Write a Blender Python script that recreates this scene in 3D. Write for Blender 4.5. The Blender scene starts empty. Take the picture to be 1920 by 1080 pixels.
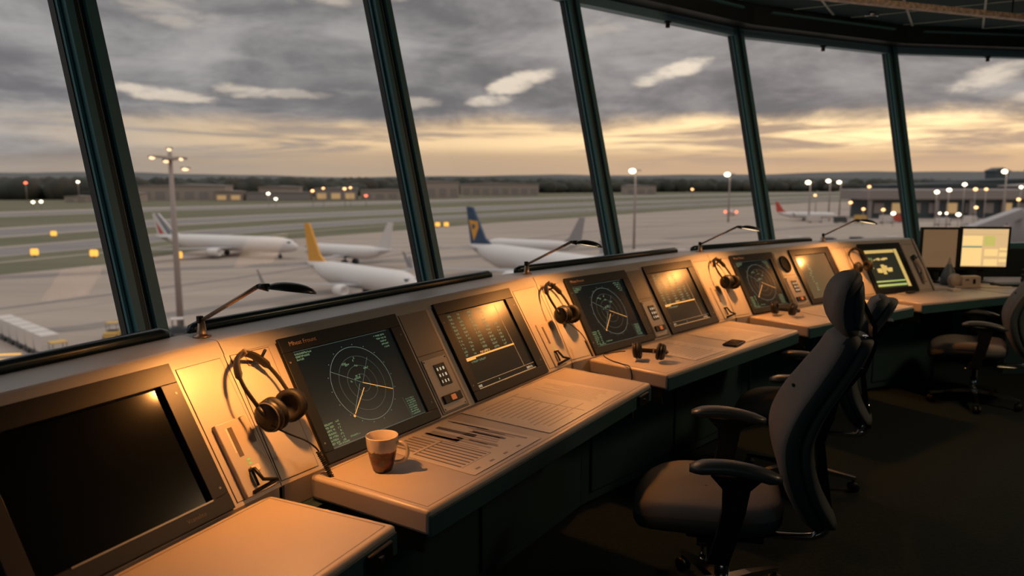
import bpy, bmesh, math, random
from mathutils import Vector, Matrix
random.seed(7)
C = bpy.context.scene.collection
PI = math.pi
def R(d): return math.radians(d)
# ------------------------------------------------------------------ materials
def mat(name, col, rough=.5, metal=0., emit=None, es=1., noise=None, spec=.5, bump=0., coat=0.):
    m = bpy.data.materials.new(name); m.use_nodes = True
    nt = m.node_tree; b = nt.nodes['Principled BSDF']
    b.inputs['Base Color'].default_value = (*col, 1)
    b.inputs['Roughness'].default_value = rough
    b.inputs['Metallic'].default_value = metal
    b.inputs['Specular IOR Level'].default_value = spec
    b.inputs['Coat Weight'].default_value = coat
    if emit:
        b.inputs['Emission Color'].default_value = (*emit, 1); b.inputs['Emission Strength'].default_value = es
    if noise:
        col2, scale, lo, hi = noise
        tc = nt.nodes.new('ShaderNodeTexCoord'); n = nt.nodes.new('ShaderNodeTexNoise')
        n.inputs['Scale'].default_value = scale; n.inputs['Detail'].default_value = 6
        r = nt.nodes.new('ShaderNodeValToRGB')
        r.color_ramp.elements[0].position = lo; r.color_ramp.elements[1].position = hi
        r.color_ramp.elements[0].color = (*col, 1); r.color_ramp.elements[1].color = (*col2, 1)
        nt.links.new(tc.outputs['Object'], n.inputs['Vector']); nt.links.new(n.outputs['Fac'], r.inputs['Fac'])
        nt.links.new(r.outputs['Color'], b.inputs['Base Color'])
        if bump:
            bp = nt.nodes.new('ShaderNodeBump'); bp.inputs['Strength'].default_value = bump; bp.inputs['Distance'].default_value = .01
            nt.links.new(n.outputs['Fac'], bp.inputs['Height']); nt.links.new(bp.outputs['Normal'], b.inputs['Normal'])
    return m
M = {}
M['panel'] = mat('painted_steel', (.42,.37,.33), .42, .12, noise=((.46,.405,.36), 9, .35, .7))
M['ledge'] = mat('ledge_laminate', (.36,.345,.33), .38, .1, noise=((.40,.385,.37), 5, .35, .7))
M['desk'] = mat('desk_laminate', (.44,.37,.315), .38, .0, noise=((.475,.40,.34), 4, .3, .7))
M['desk_edge'] = mat('desk_edge', (.42,.36,.31), .35, .1)
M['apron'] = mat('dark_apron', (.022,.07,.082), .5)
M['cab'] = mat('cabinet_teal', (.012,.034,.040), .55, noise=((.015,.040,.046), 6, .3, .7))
M['groove'] = mat('groove_black', (.01,.008,.007), .8)
M['bezel'] = mat('bezel_black', (.009,.010,.011), .45, spec=.28)
M['bezel_b'] = mat('bezel_brown', (.014,.012,.012), .42, spec=.3)
M['glass_off'] = mat('screen_off', (.003,.004,.005), .13, spec=.35)
M['screen_r'] = mat('screen_radar', (.003,.005,.006), .28, emit=(.003,.014,.017), es=.22, spec=.3)
M['screen_d'] = mat('screen_data', (.005,.005,.005), .3, emit=(.03,.026,.016), es=.2, spec=.35)
M['g_ring'] = mat('trace_grey', (.1,.13,.12), .5, emit=(.28,.40,.36), es=.42)
M['g_dim'] = mat('trace_dim', (.1,.13,.12), .5, emit=(.14,.22,.20), es=.35)
M['g_green'] = mat('trace_green', (.1,.2,.1), .5, emit=(.34,.62,.36), es=.34)
M['g_amber'] = mat('trace_amber', (.5,.3,.1), .5, emit=(1,.50,.13), es=.75)
M['g_white'] = mat('trace_white', (.5,.5,.4), .5, emit=(.9,.8,.6), es=.5)
M['black'] = mat('black_plastic', (.007,.007,.008), .45, spec=.35)
M['rubber'] = mat('soft_black', (.009,.008,.008), .6, spec=.3)
M['lampmetal'] = mat('brushed_bronze', (.30,.23,.17), .35, .8)
M['lampblack'] = mat('lamp_black', (.03,.03,.03), .3, .4)
M['bulb'] = mat('lamp_glow', (1,.8,.5), .5, emit=(1,.74,.40), es=2.2)
M['chrome'] = mat('chrome', (.55,.55,.55), .18, 1)
M['mull'] = mat('mullion_teal', (.075,.20,.225), .45, .0)
M['mullblack'] = mat('mullion_black', (.007,.014,.016), .5)
M['headblue'] = mat('head_rail_blue', (.20,.36,.46), .5, .0)
M['wall'] = mat('wall_dark', (.02,.026,.028), .8)
M['ceil'] = mat('ceiling_tile', (.005,.036,.043), .9, noise=((.006,.041,.049), 40, .3, .7))
M['grid'] = mat('ceiling_tbar', (.40,.46,.43), .5)
M['carpet'] = mat('carpet', (.007,.012,.0135), .95, spec=.1, noise=((.014,.020,.020), 60, .3, .7), bump=.3)
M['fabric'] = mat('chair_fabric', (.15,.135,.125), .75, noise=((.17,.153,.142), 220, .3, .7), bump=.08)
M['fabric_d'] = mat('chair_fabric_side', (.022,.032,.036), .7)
M['armpad'] = mat('arm_pad', (.045,.05,.052), .38)
M['mug'] = None
M['paper'] = mat('paper', (.62,.53,.44), .42)
M['print'] = mat('print_grey', (.24,.19,.16), .45)
M['print_l'] = mat('print_light', (.36,.29,.235), .45)
M['printdark'] = mat('print_dark', (.10,.075,.06), .45)
M['btn'] = mat('orange_button', (.6,.15,.05), .4, emit=(1,.25,.05), es=.25)
M['led'] = mat('green_led', (.1,.5,.1), .4, emit=(.3,.8,.2), es=.35)
M['jack'] = mat('jack_box', (.42,.37,.32), .4, .1)
M['keypl'] = mat('keypad_plate', (.16,.14,.125), .4, .2)
M['tube'] = mat('sill_tube', (.015,.03,.035), .28, .3)
M['brass'] = mat('trough', (.75,.55,.42), .5, .0, noise=((.35,.27,.22), 30, .35, .6))
M['beige'] = mat('beige_plastic', (.42,.33,.27), .5)
M['greypl'] = mat('grey_plastic', (.10,.13,.15), .5)
# exterior; distance haze is put into the muted far colours
M['white_p'] = mat('aircraft_white', (.70,.67,.66), .4)
M['grey_p'] = mat('aircraft_grey', (.33,.32,.33), .4)
M['navy'] = mat('aircraft_navy', (.02,.06,.13), .4)
M['yell'] = mat('aircraft_yellow', (.75,.36,.05), .4)
M['red_p'] = mat('aircraft_red', (.55,.08,.05), .4)
M['dark_v'] = mat('vehicle_dark', (.05,.06,.07), .6)
M['white_v'] = mat('vehicle_white', (.62,.58,.55), .5)
M['yel_v'] = mat('vehicle_yellow', (.6,.38,.10), .5)
M['pole'] = mat('mast_steel', (.33,.28,.26), .5)
M['bldg'] = mat('hangar_wall', (.32,.26,.22), .7)
M['bldg2'] = mat('terminal_grey', (.26,.23,.22), .7)
M['bldgd'] = mat('terminal_dark', (.05,.07,.08), .7)
M['win_l'] = mat('lit_windows', (.2,.15,.1), .5, emit=(1,.6,.25), es=.35)
M['tree'] = mat('woodland', (.035,.042,.036), .9, noise=((.06,.052,.04), .05, .4, .65))
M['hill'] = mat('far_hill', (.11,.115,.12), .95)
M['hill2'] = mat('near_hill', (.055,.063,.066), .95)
M['glow_w'] = mat('flood_white', (1,1,1), .5, emit=(1,.80,.55), es=5.5)
M['glow_o'] = mat('flood_orange', (1,.6,.3), .5, emit=(1,.50,.20), es=3.5)
M['glow_r'] = mat('lamp_red', (1,.2,.1), .5, emit=(1,.16,.08), es=3)
M['glow_a'] = mat('sign_streak_amber', (1,.6,.1), .5, emit=(1,.48,.08), es=1.1)
def ground_mat(name, c1, c2, s1, s2):
    m = bpy.data.materials.new(name); m.use_nodes = True; nt = m.node_tree; b = nt.nodes['Principled BSDF']
    b.inputs['Roughness'].default_value = .85; b.inputs['Specular IOR Level'].default_value = .2
    tc = nt.nodes.new('ShaderNodeTexCoord'); mp = nt.nodes.new('ShaderNodeMapping')
    mp.inputs['Rotation'].default_value = (0,0,R(-52)); mp.inputs['Scale'].default_value = (s1,s2,1)
    n = nt.nodes.new('ShaderNodeTexNoise'); n.inputs['Scale'].default_value = 1; n.inputs['Detail'].default_value = 5
    r = nt.nodes.new('ShaderNodeValToRGB'); r.color_ramp.elements[0].position=.33; r.color_ramp.elements[1].position=.68
    r.color_ramp.elements[0].color=(*c1,1); r.color_ramp.elements[1].color=(*c2,1)
    nt.links.new(tc.outputs['Object'], mp.inputs['Vector']); nt.links.new(mp.outputs['Vector'], n.inputs['Vector'])
    nt.links.new(n.outputs['Fac'], r.inputs['Fac']); nt.links.new(r.outputs['Color'], b.inputs['Base Color'])
    return m
M['apronc'] = ground_mat('apron_concrete', (.32,.265,.23), (.405,.345,.30), .012, .09)
M['grass'] = ground_mat('grass', (.115,.115,.072), (.165,.158,.105), .006, .05)
M['taxi'] = ground_mat('taxiway', (.20,.19,.19), (.25,.235,.23), .006, .05)
M['taxil'] = ground_mat('shoulder', (.33,.29,.25), (.385,.34,.29), .01, .05)
M['patch'] = ground_mat('asphalt_patch', (.21,.19,.18), (.26,.235,.215), .05, .2)
# ------------------------------------------------------------------ mesh helpers
class MB:
    def __init__(s): s.bm = bmesh.new(); s.mats = []; s.cur = 0
    def m(s, key):
        if key not in s.mats: s.mats.append(key)
        s.cur = s.mats.index(key); return s
    def faces(s, fs, smooth=False):
        for f in fs: f.material_index = s.cur; f.smooth = smooth
    def box(s, x0,x1,y0,y1,z0,z1, bev=0., seg=2, mtx=None):
        vs = [s.bm.verts.new(v) for v in ((x0,y0,z0),(x1,y0,z0),(x1,y1,z0),(x0,y1,z0),(x0,y0,z1),(x1,y0,z1),(x1,y1,z1),(x0,y1,z1))]
        if mtx:
            for v in vs: v.co = mtx @ v.co
        fs = [s.bm.faces.new([vs[i] for i in q]) for q in ((3,2,1,0),(4,5,6,7),(0,1,5,4),(1,2,6,5),(2,3,7,6),(3,0,4,7))]
        s.faces(fs)
        if bev > 0:
            es = list({e for f in fs for e in f.edges})
            r = bmesh.ops.bevel(s.bm, geom=es, offset=bev, segments=seg, affect='EDGES', profile=.5)
            s.faces(r['faces'], True)
        return s
    def prism(s, poly, z0, z1, bev=0., mtx=None, seg=2):
        n = len(poly)
        a = sum(poly[i][0]*poly[(i+1)%n][1]-poly[(i+1)%n][0]*poly[i][1] for i in range(n))
        if a < 0: poly = poly[::-1]
        lo = [s.bm.verts.new((p[0],p[1],z0)) for p in poly]; hi = [s.bm.verts.new((p[0],p[1],z1)) for p in poly]
        if mtx:
            for v in lo+hi: v.co = mtx @ v.co
        fs = [s.bm.faces.new(lo[::-1]), s.bm.faces.new(hi)]
        for i in range(n): fs.append(s.bm.faces.new((lo[i],lo[(i+1)%n],hi[(i+1)%n],hi[i])))
        s.faces(fs)
        if bev > 0:
            es = list({e for f in fs for e in f.edges})
            r = bmesh.ops.bevel(s.bm, geom=es, offset=bev, segments=seg, affect='EDGES', profile=.5); s.faces(r['faces'], True)
        return s
    def quad(s, pts, smooth=False):
        f = s.bm.faces.new([s.bm.verts.new(p) for p in pts]); s.faces([f], smooth); return s
    def loft(s, rings, cap=True, smooth=True, closed=True):
        V = [[s.bm.verts.new(p) for p in r] for r in rings]; n = len(rings[0]); fs = []
        for a, b in zip(V, V[1:]):
            for i in range(n if closed else n-1): fs.append(s.bm.faces.new((a[i],a[(i+1)%n],b[(i+1)%n],b[i])))
        s.faces(fs, smooth)
        if cap:
            s.faces([s.bm.faces.new(V[0][::-1]), s.bm.faces.new(V[-1])], smooth and n > 12)
        return s
    def tube(s, pts, r, n=10, cap=True):
        pts = [Vector(p) for p in pts]; rs = r if isinstance(r,(list,tuple)) else [r]*len(pts); rings = []
        t0 = (pts[1]-pts[0]).normalized(); up = Vector((0,0,1)) if abs(t0.z) < .9 else Vector((1,0,0))
        a = t0.cross(up).normalized()
        for i,p in enumerate(pts):
            t = (pts[min(i+1,len(pts)-1)]-pts[max(i-1,0)])
            if t.length < 1e-9: t = t0
            t.normalize(); a = (a - t*a.dot(t)).normalized(); b = t.cross(a)
            rings.append([p + (a*math.cos(2*PI*k/n)+b*math.sin(2*PI*k/n))*rs[i] for k in range(n)])
        return s.loft(rings, cap)
    def lathe(s, prof, n=32, mtx=None, cap=False):
        rings = []
        for r,z in prof:
            ring = [Vector((r*math.cos(2*PI*k/n), r*math.sin(2*PI*k/n), z)) for k in range(n)]
            if mtx: ring = [mtx @ v for v in ring]
            rings.append(ring)
        return s.loft(rings, cap)
    def ell(s, c, rx, ry, rz, n=16, mtx=None):
        prof = []
        for j in range(n//2+1):
            a = -PI/2 + PI*j/(n//2); prof.append((max(math.cos(a),1e-3), math.sin(a)))
        T = Matrix.Translation(c) @ Matrix.Diagonal((rx,ry,rz,1))
        if mtx: T = mtx @ T
        return s.lathe(prof, n, T, True)
    def split_mat(s, key, test):
        if key not in s.mats: s.mats.append(key)
        k = s.mats.index(key); bmesh.ops.recalc_face_normals(s.bm, faces=s.bm.faces[:]); s.bm.normal_update()
        for f in s.bm.faces:
            if test(f.normal, f.calc_center_median()): f.material_index = k
        return s
    def build(s, name, parent=None, mtx=None, autosmooth=False):
        bmesh.ops.recalc_face_normals(s.bm, faces=s.bm.faces[:])
        me = bpy.data.meshes.new(name); s.bm.to_mesh(me); s.bm.free()
        for k in s.mats: me.materials.append(M[k])
        o = bpy.data.objects.new(name, me); C.objects.link(o)
        if parent: o.parent = parent
        if mtx: o.matrix_basis = mtx
        return o
def tag(o, label=None, cat=None, group=None, kind=None):
    if label: o['label'] = label
    if cat: o['category'] = cat
    if group: o['group'] = group
    if kind: o['kind'] = kind
    return o
def empty(name, mtx, label=None, cat=None, group=None):
    o = bpy.data.objects.new(name, None); C.objects.link(o); o.empty_display_size = .1
    o.matrix_basis = mtx if isinstance(mtx, Matrix) else Matrix.Translation(mtx)
    return tag(o, label, cat, group)
def copy_tree(o, parent=None):
    c = o.copy(); C.objects.link(c)
    if parent: c.parent = parent
    for ch in [x for x in list(C.objects) if x.parent == o]: copy_tree(ch, c)
    return c
def catmull(P, k=8):
    P = [Vector(p) for p in P]; out = []
    for i in range(len(P)-1):
        p0 = P[max(i-1,0)]; p1 = P[i]; p2 = P[i+1]; p3 = P[min(i+2,len(P)-1)]
        for j in range(k):
            t = j/k; out.append(.5*((2*p1)+(-p0+p2)*t+(2*p0-5*p1+4*p2-p3)*t*t+(-p0+3*p1-3*p2+p3)*t**3))
    return out+[P[-1]]
def text_mesh(name, body, size, parent, mtx, mkey):
    cu = bpy.data.curves.new(name,'FONT'); cu.body = body; cu.size = size; cu.extrude = 0; cu.resolution_u = 2
    ob = bpy.data.objects.new(name, cu); C.objects.link(ob)
    bpy.context.view_layer.update()
    me = bpy.data.meshes.new_from_object(ob.evaluated_get(bpy.context.evaluated_depsgraph_get()))
    bpy.data.objects.remove(ob); bpy.data.curves.remove(cu)
    me.materials.clear(); me.materials.append(M[mkey])
    o = bpy.data.objects.new(name, me); C.objects.link(o); o.parent = parent; o.matrix_basis = mtx
    return o
def Rz(a): return Matrix.Rotation(R(a),4,'Z')
def Rx(a): return Matrix.Rotation(R(a),4,'X')
def Ry(a): return Matrix.Rotation(R(a),4,'Y')
def T(x,y,z): return Matrix.Translation((x,y,z))
# ------------------------------------------------------------------ layout of the console ring (metres; camera stands at 0,0)
P0 = Vector((-.68,2.10)); UN = {}   # unit: origin at its left seam (panel foot), heading, length
def dirv(a): return Vector((math.cos(R(a)), math.sin(R(a))))
angs = {'A':64.,'B':57.1,'C':46.2,'D':36.,'E':25.}; lens = {'A':1.8,'B':1.80,'C':1.70,'D':1.56,'E':.82}
UN['A'] = (P0-1.8*dirv(64), 64., 1.8); p = P0.copy()
for k in 'BCDE':
    UN[k] = (p.copy(), angs[k], lens[k]); p = p + lens[k]*dirv(angs[k])
P5 = p
def UM(k): o,a,L = UN[k]; return T(o.x,o.y,0) @ Rz(a)         # unit frame: x along, y towards the windows
PT = 59.04
def PM(k, x=0, s=0): return UM(k) @ T(x,0,.76) @ Rx(PT) @ T(0,s,0)   # frame lying on the sloped panel: x along, y up the slope, z out
half = {}
order = 'ABCDE'
for i,k in enumerate(order):
    l = (angs[order[i-1]]-angs[k])/2 if i>0 else 0
    r = (angs[k]-angs[order[i+1]])/2 if i<4 else 0
    half[k] = (math.tan(R(l)), math.tan(R(r)))
# ------------------------------------------------------------------ room shell
WV = [(-2.15,.72),(-1.28,2.555),(-.42,3.80),(.70,5.15),(2.17,6.36),(3.85,7.20),(5.75,7.52),(7.6,7.25)]
BK = [(9.1,6.1),(9.8,4.2),(9.4,1.2),(7.6,-1.4),(4.6,-2.8),(1.2,-2.9),(-1.3,-1.9),(-2.3,-.5)]
poly = WV+BK
ZS, ZT = 1.0, 2.9
LEAN = math.tan(R(13.8))
def nrm(i):
    pts = [Vector(q) for q in poly]; a = pts[i]-pts[i-1]; b = pts[(i+1)%len(pts)]-pts[i]
    a.normalize(); b.normalize(); t=(a+b).normalized(); return Vector((-t.y,t.x))
def wp(i, z, inn=0):
    q = Vector(poly[i]) + nrm(i)*(LEAN*(z-1.1) - inn) if i < 8 else Vector(poly[i]) + nrm(i)*(LEAN*(z-1.1)*.6-inn)
    return Vector((q.x,q.y,z))
b = MB().m('carpet'); b.prism([tuple(wp(i,1.0,-.1)[:2]) for i in range(16)], -.06, 0); tag(b.build('floor'), kind='structure')
b = MB().m('ceil'); b.prism([tuple(wp(i,3.12,-.25)[:2]) for i in range(16)], 3.12, 3.2); tag(b.build('ceiling'), kind='structure')
# soffit ring above the windows
b = MB().m('mullblack')
for i in range(16):
    j=(i+1)%16; a0,a1 = wp(i,2.96,.0),wp(j,2.96,.0); c0,c1 = wp(i,2.96,.22),wp(j,2.96,.22)
    b.prism([a0[:2],a1[:2],c1[:2],c0[:2]], 2.96, 3.118)
tag(b.build('trim_1'), kind='structure')
b = MB().m('mull')
for i in range(0,8):
    j=i+1; c0,c1 = wp(i,2.96,.22),wp(j,2.96,.22); d0,d1 = wp(i,2.96,.25),wp(j,2.96,.25)
    t=(c1-c0).normalized()*.18
    b.prism([(c0+t)[:2],(c1-t)[:2],(d1-t)[:2],(d0+t)[:2]], 3.065, 3.08)
tag(b.build('trim_2'), kind='structure')
# ceiling t-bar grid
def clip_line(p, d, pg):
    t0,t1 = -99.,99.
    n=len(pg); area=sum(pg[i][0]*pg[(i+1)%n][1]-pg[(i+1)%n][0]*pg[i][1] for i in range(n)); sg = 1 if area>0 else -1
    for i in range(n):
        a=Vector(pg[i]); e=Vector(pg[(i+1)%n])-a; nn=Vector((-e.y,e.x))*sg
        den=nn.dot(d); num=nn.dot(a-p)
        if abs(den)<1e-9:
            if num>0: return None
            continue
        t=num/den
        if den>0: t0=max(t0,t)
        else: t1=min(t1,t)
    return (t0,t1) if t1>t0+.1 else None
pg=[tuple(wp(i,2.96,.26)[:2]) for i in range(16)]
b=MB().m('grid')
for kk,ang in ((0,59),(1,-31)):
    d=dirv(ang); n=Vector((d.y,-d.x))
    for q in range(-24,25):
        off = q*.575+.038 if kk==0 else q*.6+.2
        r=clip_line(n*off,d,pg)
        if r:
            a=n*off+d*r[0]; c=n*off+d*r[1]; w=n*(.009 if kk==0 else .005)
            b.prism([(a-w)[:],(c-w)[:],(c+w)[:],(a+w)[:]],3.112,3.1195)
tag(b.build('ceiling_grid'), kind='structure')
# walls: sill wall under the windows, solid wall behind the viewer
b=MB().m('wall')
for i in range(7):
    a,c=wp(i,1.0,0),wp(i+1,1.0,0); a2,c2=wp(i,1.0,.09),wp(i+1,1.0,.09)
    b.prism([a[:2],c[:2],c2[:2],a2[:2]],0,ZS)
tag(b.build('wall_front'), kind='structure')
b=MB().m('wall')
for i in range(7,16):
    j=(i+1)%16; lo0,lo1,hi0,hi1 = wp(i,0),wp(j,0),wp(i,3.12),wp(j,3.12)
    b.quad([lo0,lo1,hi1,hi0])
tag(b.build('wall_back'), kind='structure')
# glass
g = bpy.data.materials.new('window_glass'); g.use_nodes=True; nt=g.node_tree; nt.nodes.clear()
o_=nt.nodes.new('ShaderNodeOutputMaterial'); mx=nt.nodes.new('ShaderNodeMixShader'); tr=nt.nodes.new('ShaderNodeBsdfTransparent'); gl=nt.nodes.new('ShaderNodeBsdfGlossy')
fr=nt.nodes.new('ShaderNodeFresnel'); fr.inputs['IOR'].default_value=1.35; tr.inputs['Color'].default_value=(.965,.975,.97,1); gl.inputs['Roughness'].default_value=.01
ml=nt.nodes.new('ShaderNodeMath'); ml.operation='MULTIPLY'; ml.inputs[1].default_value=.045
nt.links.new(fr.outputs[0],ml.inputs[0]); nt.links.new(ml.outputs[0],mx.inputs[0]); nt.links.new(tr.outputs[0],mx.inputs[1]); nt.links.new(gl.outputs[0],mx.inputs[2]); nt.links.new(mx.outputs[0],o_.inputs[0])
M['glass']=g
def lerp(a,c,t): return a+(c-a)*t
for i in range(7):
    wn = empty('window_%d'%(i+1), (0,0,0)); tag(wn, kind='structure')
    a,c,a2,c2 = wp(i,ZS),wp(i+1,ZS),wp(i,ZT+.04),wp(i+1,ZT+.04)
    b=MB().m('glass'); b.quad([a,c,c2,a2]); b.build('pane',wn)
    def rail(name,z,h,d0,d1,mk):
        p_=[wp(i,z,-d0),wp(i+1,z,-d0),wp(i+1,z,d1),wp(i,z,d1)]; q_=[wp(i,z+h,-d0),wp(i+1,z+h,-d0),wp(i+1,z+h,d1),wp(i,z+h,d1)]
        bb=MB().m(mk); bb.loft([[v for v in p_],[v for v in q_]],True,False); return bb.build(name,wn)
    rail('head_rail',ZT-.01,.085,.04,.045,'headblue'); rail('sill_rail',ZS,.05,.04,.05,'mull'); rail('head_cap',ZT+.075,.02,.05,.09,'mullblack')
    mid=lerp(wp(i,ZT,.05),wp(i+1,ZT,.05),.52); tt=(c-a).normalized(); an=math.degrees(math.atan2(tt.y,tt.x))
    b=MB().m('black'); b.box(-.012,.012,-.012,.012,-.05,.0); b.box(-.022,.022,-.018,.018,-.012,.0); b.build('latch',wn,T(mid.x,mid.y,ZT-.008)@Rz(an))
# mullions
for i in range(8):
    n2=nrm(i); t2=Vector((n2.y,-n2.x)); lo=wp(i,.98); hi=wp(i,3.0)
    def bar(bb,x0,x1,d0,d1):
        r=[]
        for P_ in (lo,hi):
            r.append([Vector((P_.x+t2.x*x-n2.x*d, P_.y+t2.y*x-n2.y*d, P_.z)) for x,d in ((x0,d0),(x1,d0),(x1,d1),(x0,d1))])
        bb.loft(r,True,False)
    bb=MB().m('mullblack'); bar(bb,-.073,.073,-.012,.02); bar(bb,-.03,.012,.0,.05)
    bb.m('mull'); bar(bb,-.069,-.059,.02,.034); bar(bb,-.054,-.026,.02,.058); bar(bb,.012,.052,.02,.066); bb.m('headblue'); bar(bb,.052,.056,.02,.062); bb.m('grid'); bar(bb,-.0055,-.0045,.05,.052)
    tag(bb.build('trim_%d'%(i+3)), kind='structure')
# tubular sill rail behind the console ledge, one per window
for i,(x0,x1,k,lab) in enumerate(((-.02,1.79,'A','dark padded tube along the window sill behind the nearest console'),(.02,1.72,'B','dark padded tube along the sill behind the console with the mug'),(.05,1.65,'C','dark padded tube along the sill behind the third console'),(.05,1.5,'D','dark padded tube along the sill behind the fourth console'))):
    b=MB().m('tube'); y=.435
    pts=[(x0,y,1.165),(x0+.01,y,1.178)]+[(x0+.03+(x1-x0-.06)*t/6,y,1.184) for t in range(7)]+[(x1-.01,y,1.178),(x1,y,1.165)]
    b.tube(pts,[.012,.019]+[.02]*7+[.019,.012],14)
    o=b.build('sill_tube',None,UM(k)); tag(o,lab,'rail')
# ------------------------------------------------------------------ consoles
spec = {}  # unit: radar x0,x1 | divider x0,x1 | data x0,x1 | end panels
spec['A']=dict(mons=[(1.8-.755,1.8-.188,'off')], div=(.80,.97), mon0=(.19,.75))
spec['B']=dict(r=(.183,.752),d=(.985,1.562),div=(.772,.942))
spec['C']=dict(r=(.19,.735),d=(.92,1.47),div=(.75,.90))
spec['D']=dict(r=(.18,.66),d=(.87,1.39),div=(.685,.845))
spec['E']=dict(r=(.155,.645),d=None,div=None)
ulab={'A':'nearest beige console section with the black unlit monitor','B':'beige console section behind the mug desk with radar and list screens','C':'third console section, behind the desk with the lying headset','D':'fourth console section, behind the grey chair headrest','E':'short last console section with the yellow bordered map screen'}
for k in order:
    o,a,L = UN[k]; tl,tr = half[k]
    e = empty('control_console', UM(k), ulab[k], 'console', 'ring of console sections under the windows')
    X=lambda y,s: (-y*tl if s==0 else L+y*tr)
    def strip(y0,y1): return [(X(y0,0)+.0015,y0),(X(y0,1)-.0015,y0),(X(y1,1)-.0015,y1),(X(y1,0)+.0015,y1)]
    # sloped panel slab
    b=MB().m('panel'); y1=.245
    p_=[(X(0,0)+.0015,0,.76),(X(0,1)-.0015,0,.76),(X(y1,1)-.0015,y1,1.168),(X(y1,0)+.0015,y1,1.168)]
    q_=[(x,y+.03,z-.02) for x,y,z in p_]; b.loft([p_,q_],True,False); b.build('sloped_panel',e)
    # ledge with rolled lip
    b=MB().m('ledge')
    prof=[(.2185,1.130),(.2385,1.1605),(.2425,1.166),(.249,1.1705),(.257,1.172),(.41,1.172),(.418,1.168),(.42,1.14),(.26,1.13)]
    b.loft([[(X(y,0)+.0015,y,z) for y,z in prof],[(X(y,1)-.0015,y,z) for y,z in prof]],True,True); ob=b.build('ledge',e)
    for f in ob.data.polygons: f.use_smooth = False
    b=MB().m('panel'); b.prism(strip(.36,.415),.0,1.14); b.build('back_wall',e)
    # base cabinet
    b=MB().m('panel'); b.box(.01,L-.01,.0,.012,.683,.76); b.build('skirt',e)
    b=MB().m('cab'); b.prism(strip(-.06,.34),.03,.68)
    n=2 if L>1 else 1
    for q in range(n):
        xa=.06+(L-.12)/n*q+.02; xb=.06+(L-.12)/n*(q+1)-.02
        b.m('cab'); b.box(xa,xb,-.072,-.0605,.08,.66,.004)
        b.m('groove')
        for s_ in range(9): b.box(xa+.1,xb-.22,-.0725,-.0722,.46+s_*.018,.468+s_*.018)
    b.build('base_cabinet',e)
    # end access panels with seams
    ends=[]
    sp=spec[k]
    if k=='A': ends=[(L-.165,L-.004)]
    elif k=='E': ends=[(.004,.14),(.665,.81)]
    else: ends=[(.004,.15),((sp['d'][1]+.028),L-.004)]
    for (xa,xb) in ends:
        z=.0
        b=MB().m('groove'); mt=T(0,0,.76)@Rx(PT)
        b.box(xa,xb,.012,.425,.0002,.0008,mtx=mt); b.m('panel'); b.box(xa+.002,xb-.002,.014,.423,.0005,.0018,mtx=mt); b.build('access_panel',e)
# desks
def desk(k,x0,x1,y0,y1,label,skew=0.,depth=.075):
    b=MB().m('desk'); e=empty('desk',UM(k),label,'desk','console desk tops')
    b.prism([(x0,y0),(x1,y0),(x1+skew,y1),(x0,y1)],.76-depth,.76,.012,seg=3)
    b.m('groove'); i=.022
    for (p_,q_) in (((x0+i,y0+i),(x1-i,y0+i)),((x1-i,y0+i),(x1-i+skew*.9,y1-i)),((x1-i+skew*.9,y1-i),(x0+i,y1-i)),((x0+i,y1-i),(x0+i,y0+i))):
        p_=Vector(p_);q_=Vector(q_);d=(q_-p_).normalized();n=Vector((-d.y,d.x))*.0011
        b.quad([(*(p_-n),.7604),(*(q_-n),.7604),(*(q_+n),.7604),(*(p_+n),.7604)])
    b.build('top',e)
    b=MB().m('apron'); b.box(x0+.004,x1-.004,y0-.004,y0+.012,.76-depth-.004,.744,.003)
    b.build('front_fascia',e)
    for xb_ in (x0+.05,x1-.06):
        b=MB().m('groove'); b.box(xb_,xb_+.01,y0+.06,-.075,.60,.683); b.build('bracket',e)
    return e
dA=desk('A',.06,1.74,-.45,-.008,'beige desk top in the lower left corner, below the black monitor')
dB=desk('B',.10,1.66,-.475,-.008,'beige desk top carrying the mug and printed charts',.05)
dC=desk('C',.125,1.585,-.47,-.008,'beige desk top carrying the lying black headset')
dD=desk('D',.13,1.44,-.45,-.008,'beige desk top just left of the grey chair headrest')
dE=desk('E',.12,1.19,-.42,-.008,'beige desk top in front of the map screen, at the right',)
for k,x in (('A',1.70),('B',1.60)):
    b=MB().m('black'); b.box(x-.10,x,-.012,.0,0,.05,.004); b.m('chrome'); b.box(x-.06,x-.045,-.016,-.012,.02,.03)
    yy={'A':-.455,'B':-.48}[k]
    o=b.build('desk_socket',None,UM(k)@T(0,yy,.688)); tag(o,'small black socket box under the front edge of the '+('corner desk' if k=='A' else 'mug desk'),'socket')
# ------------------------------------------------------------------ console monitors
def bezel(e, w, h, fb, mk, depth=.012, rec=.004):
    l,r_,bt,tp = fb  # margins
    b=MB().m(mk)
    b.box(0,w,0,bt,-.004,depth,.0015); b.box(0,w,h-tp,h,-.004,depth,.0015); b.box(0,l,bt,h-tp,-.004,depth,.0015); b.box(w-r_,w,bt,h-tp,-.004,depth,.0015)
    b.m('keypl')
    for sx,sy in ((l*.35,h*.15),(l*.35,h*.8),(w-r_*.35,h*.15),(w-r_*.35,h*.8)): b.box(sx-.003,sx+.003,sy-.003,sy+.003,depth,depth+.0008)
    b.m('groove'); b.box(-.004,w+.004,-.003,h+.003,.0003,.0015)
    return b.build('bezel',e)
def line(b,p,q,w,z):
    p=Vector(p);q=Vector(q);d=(q-p).normalized();n=Vector((-d.y,d.x))*w/2
    b.quad([(*(p-n),z),(*(q-n),z),(*(q+n),z),(*(p+n),z)])
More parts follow.
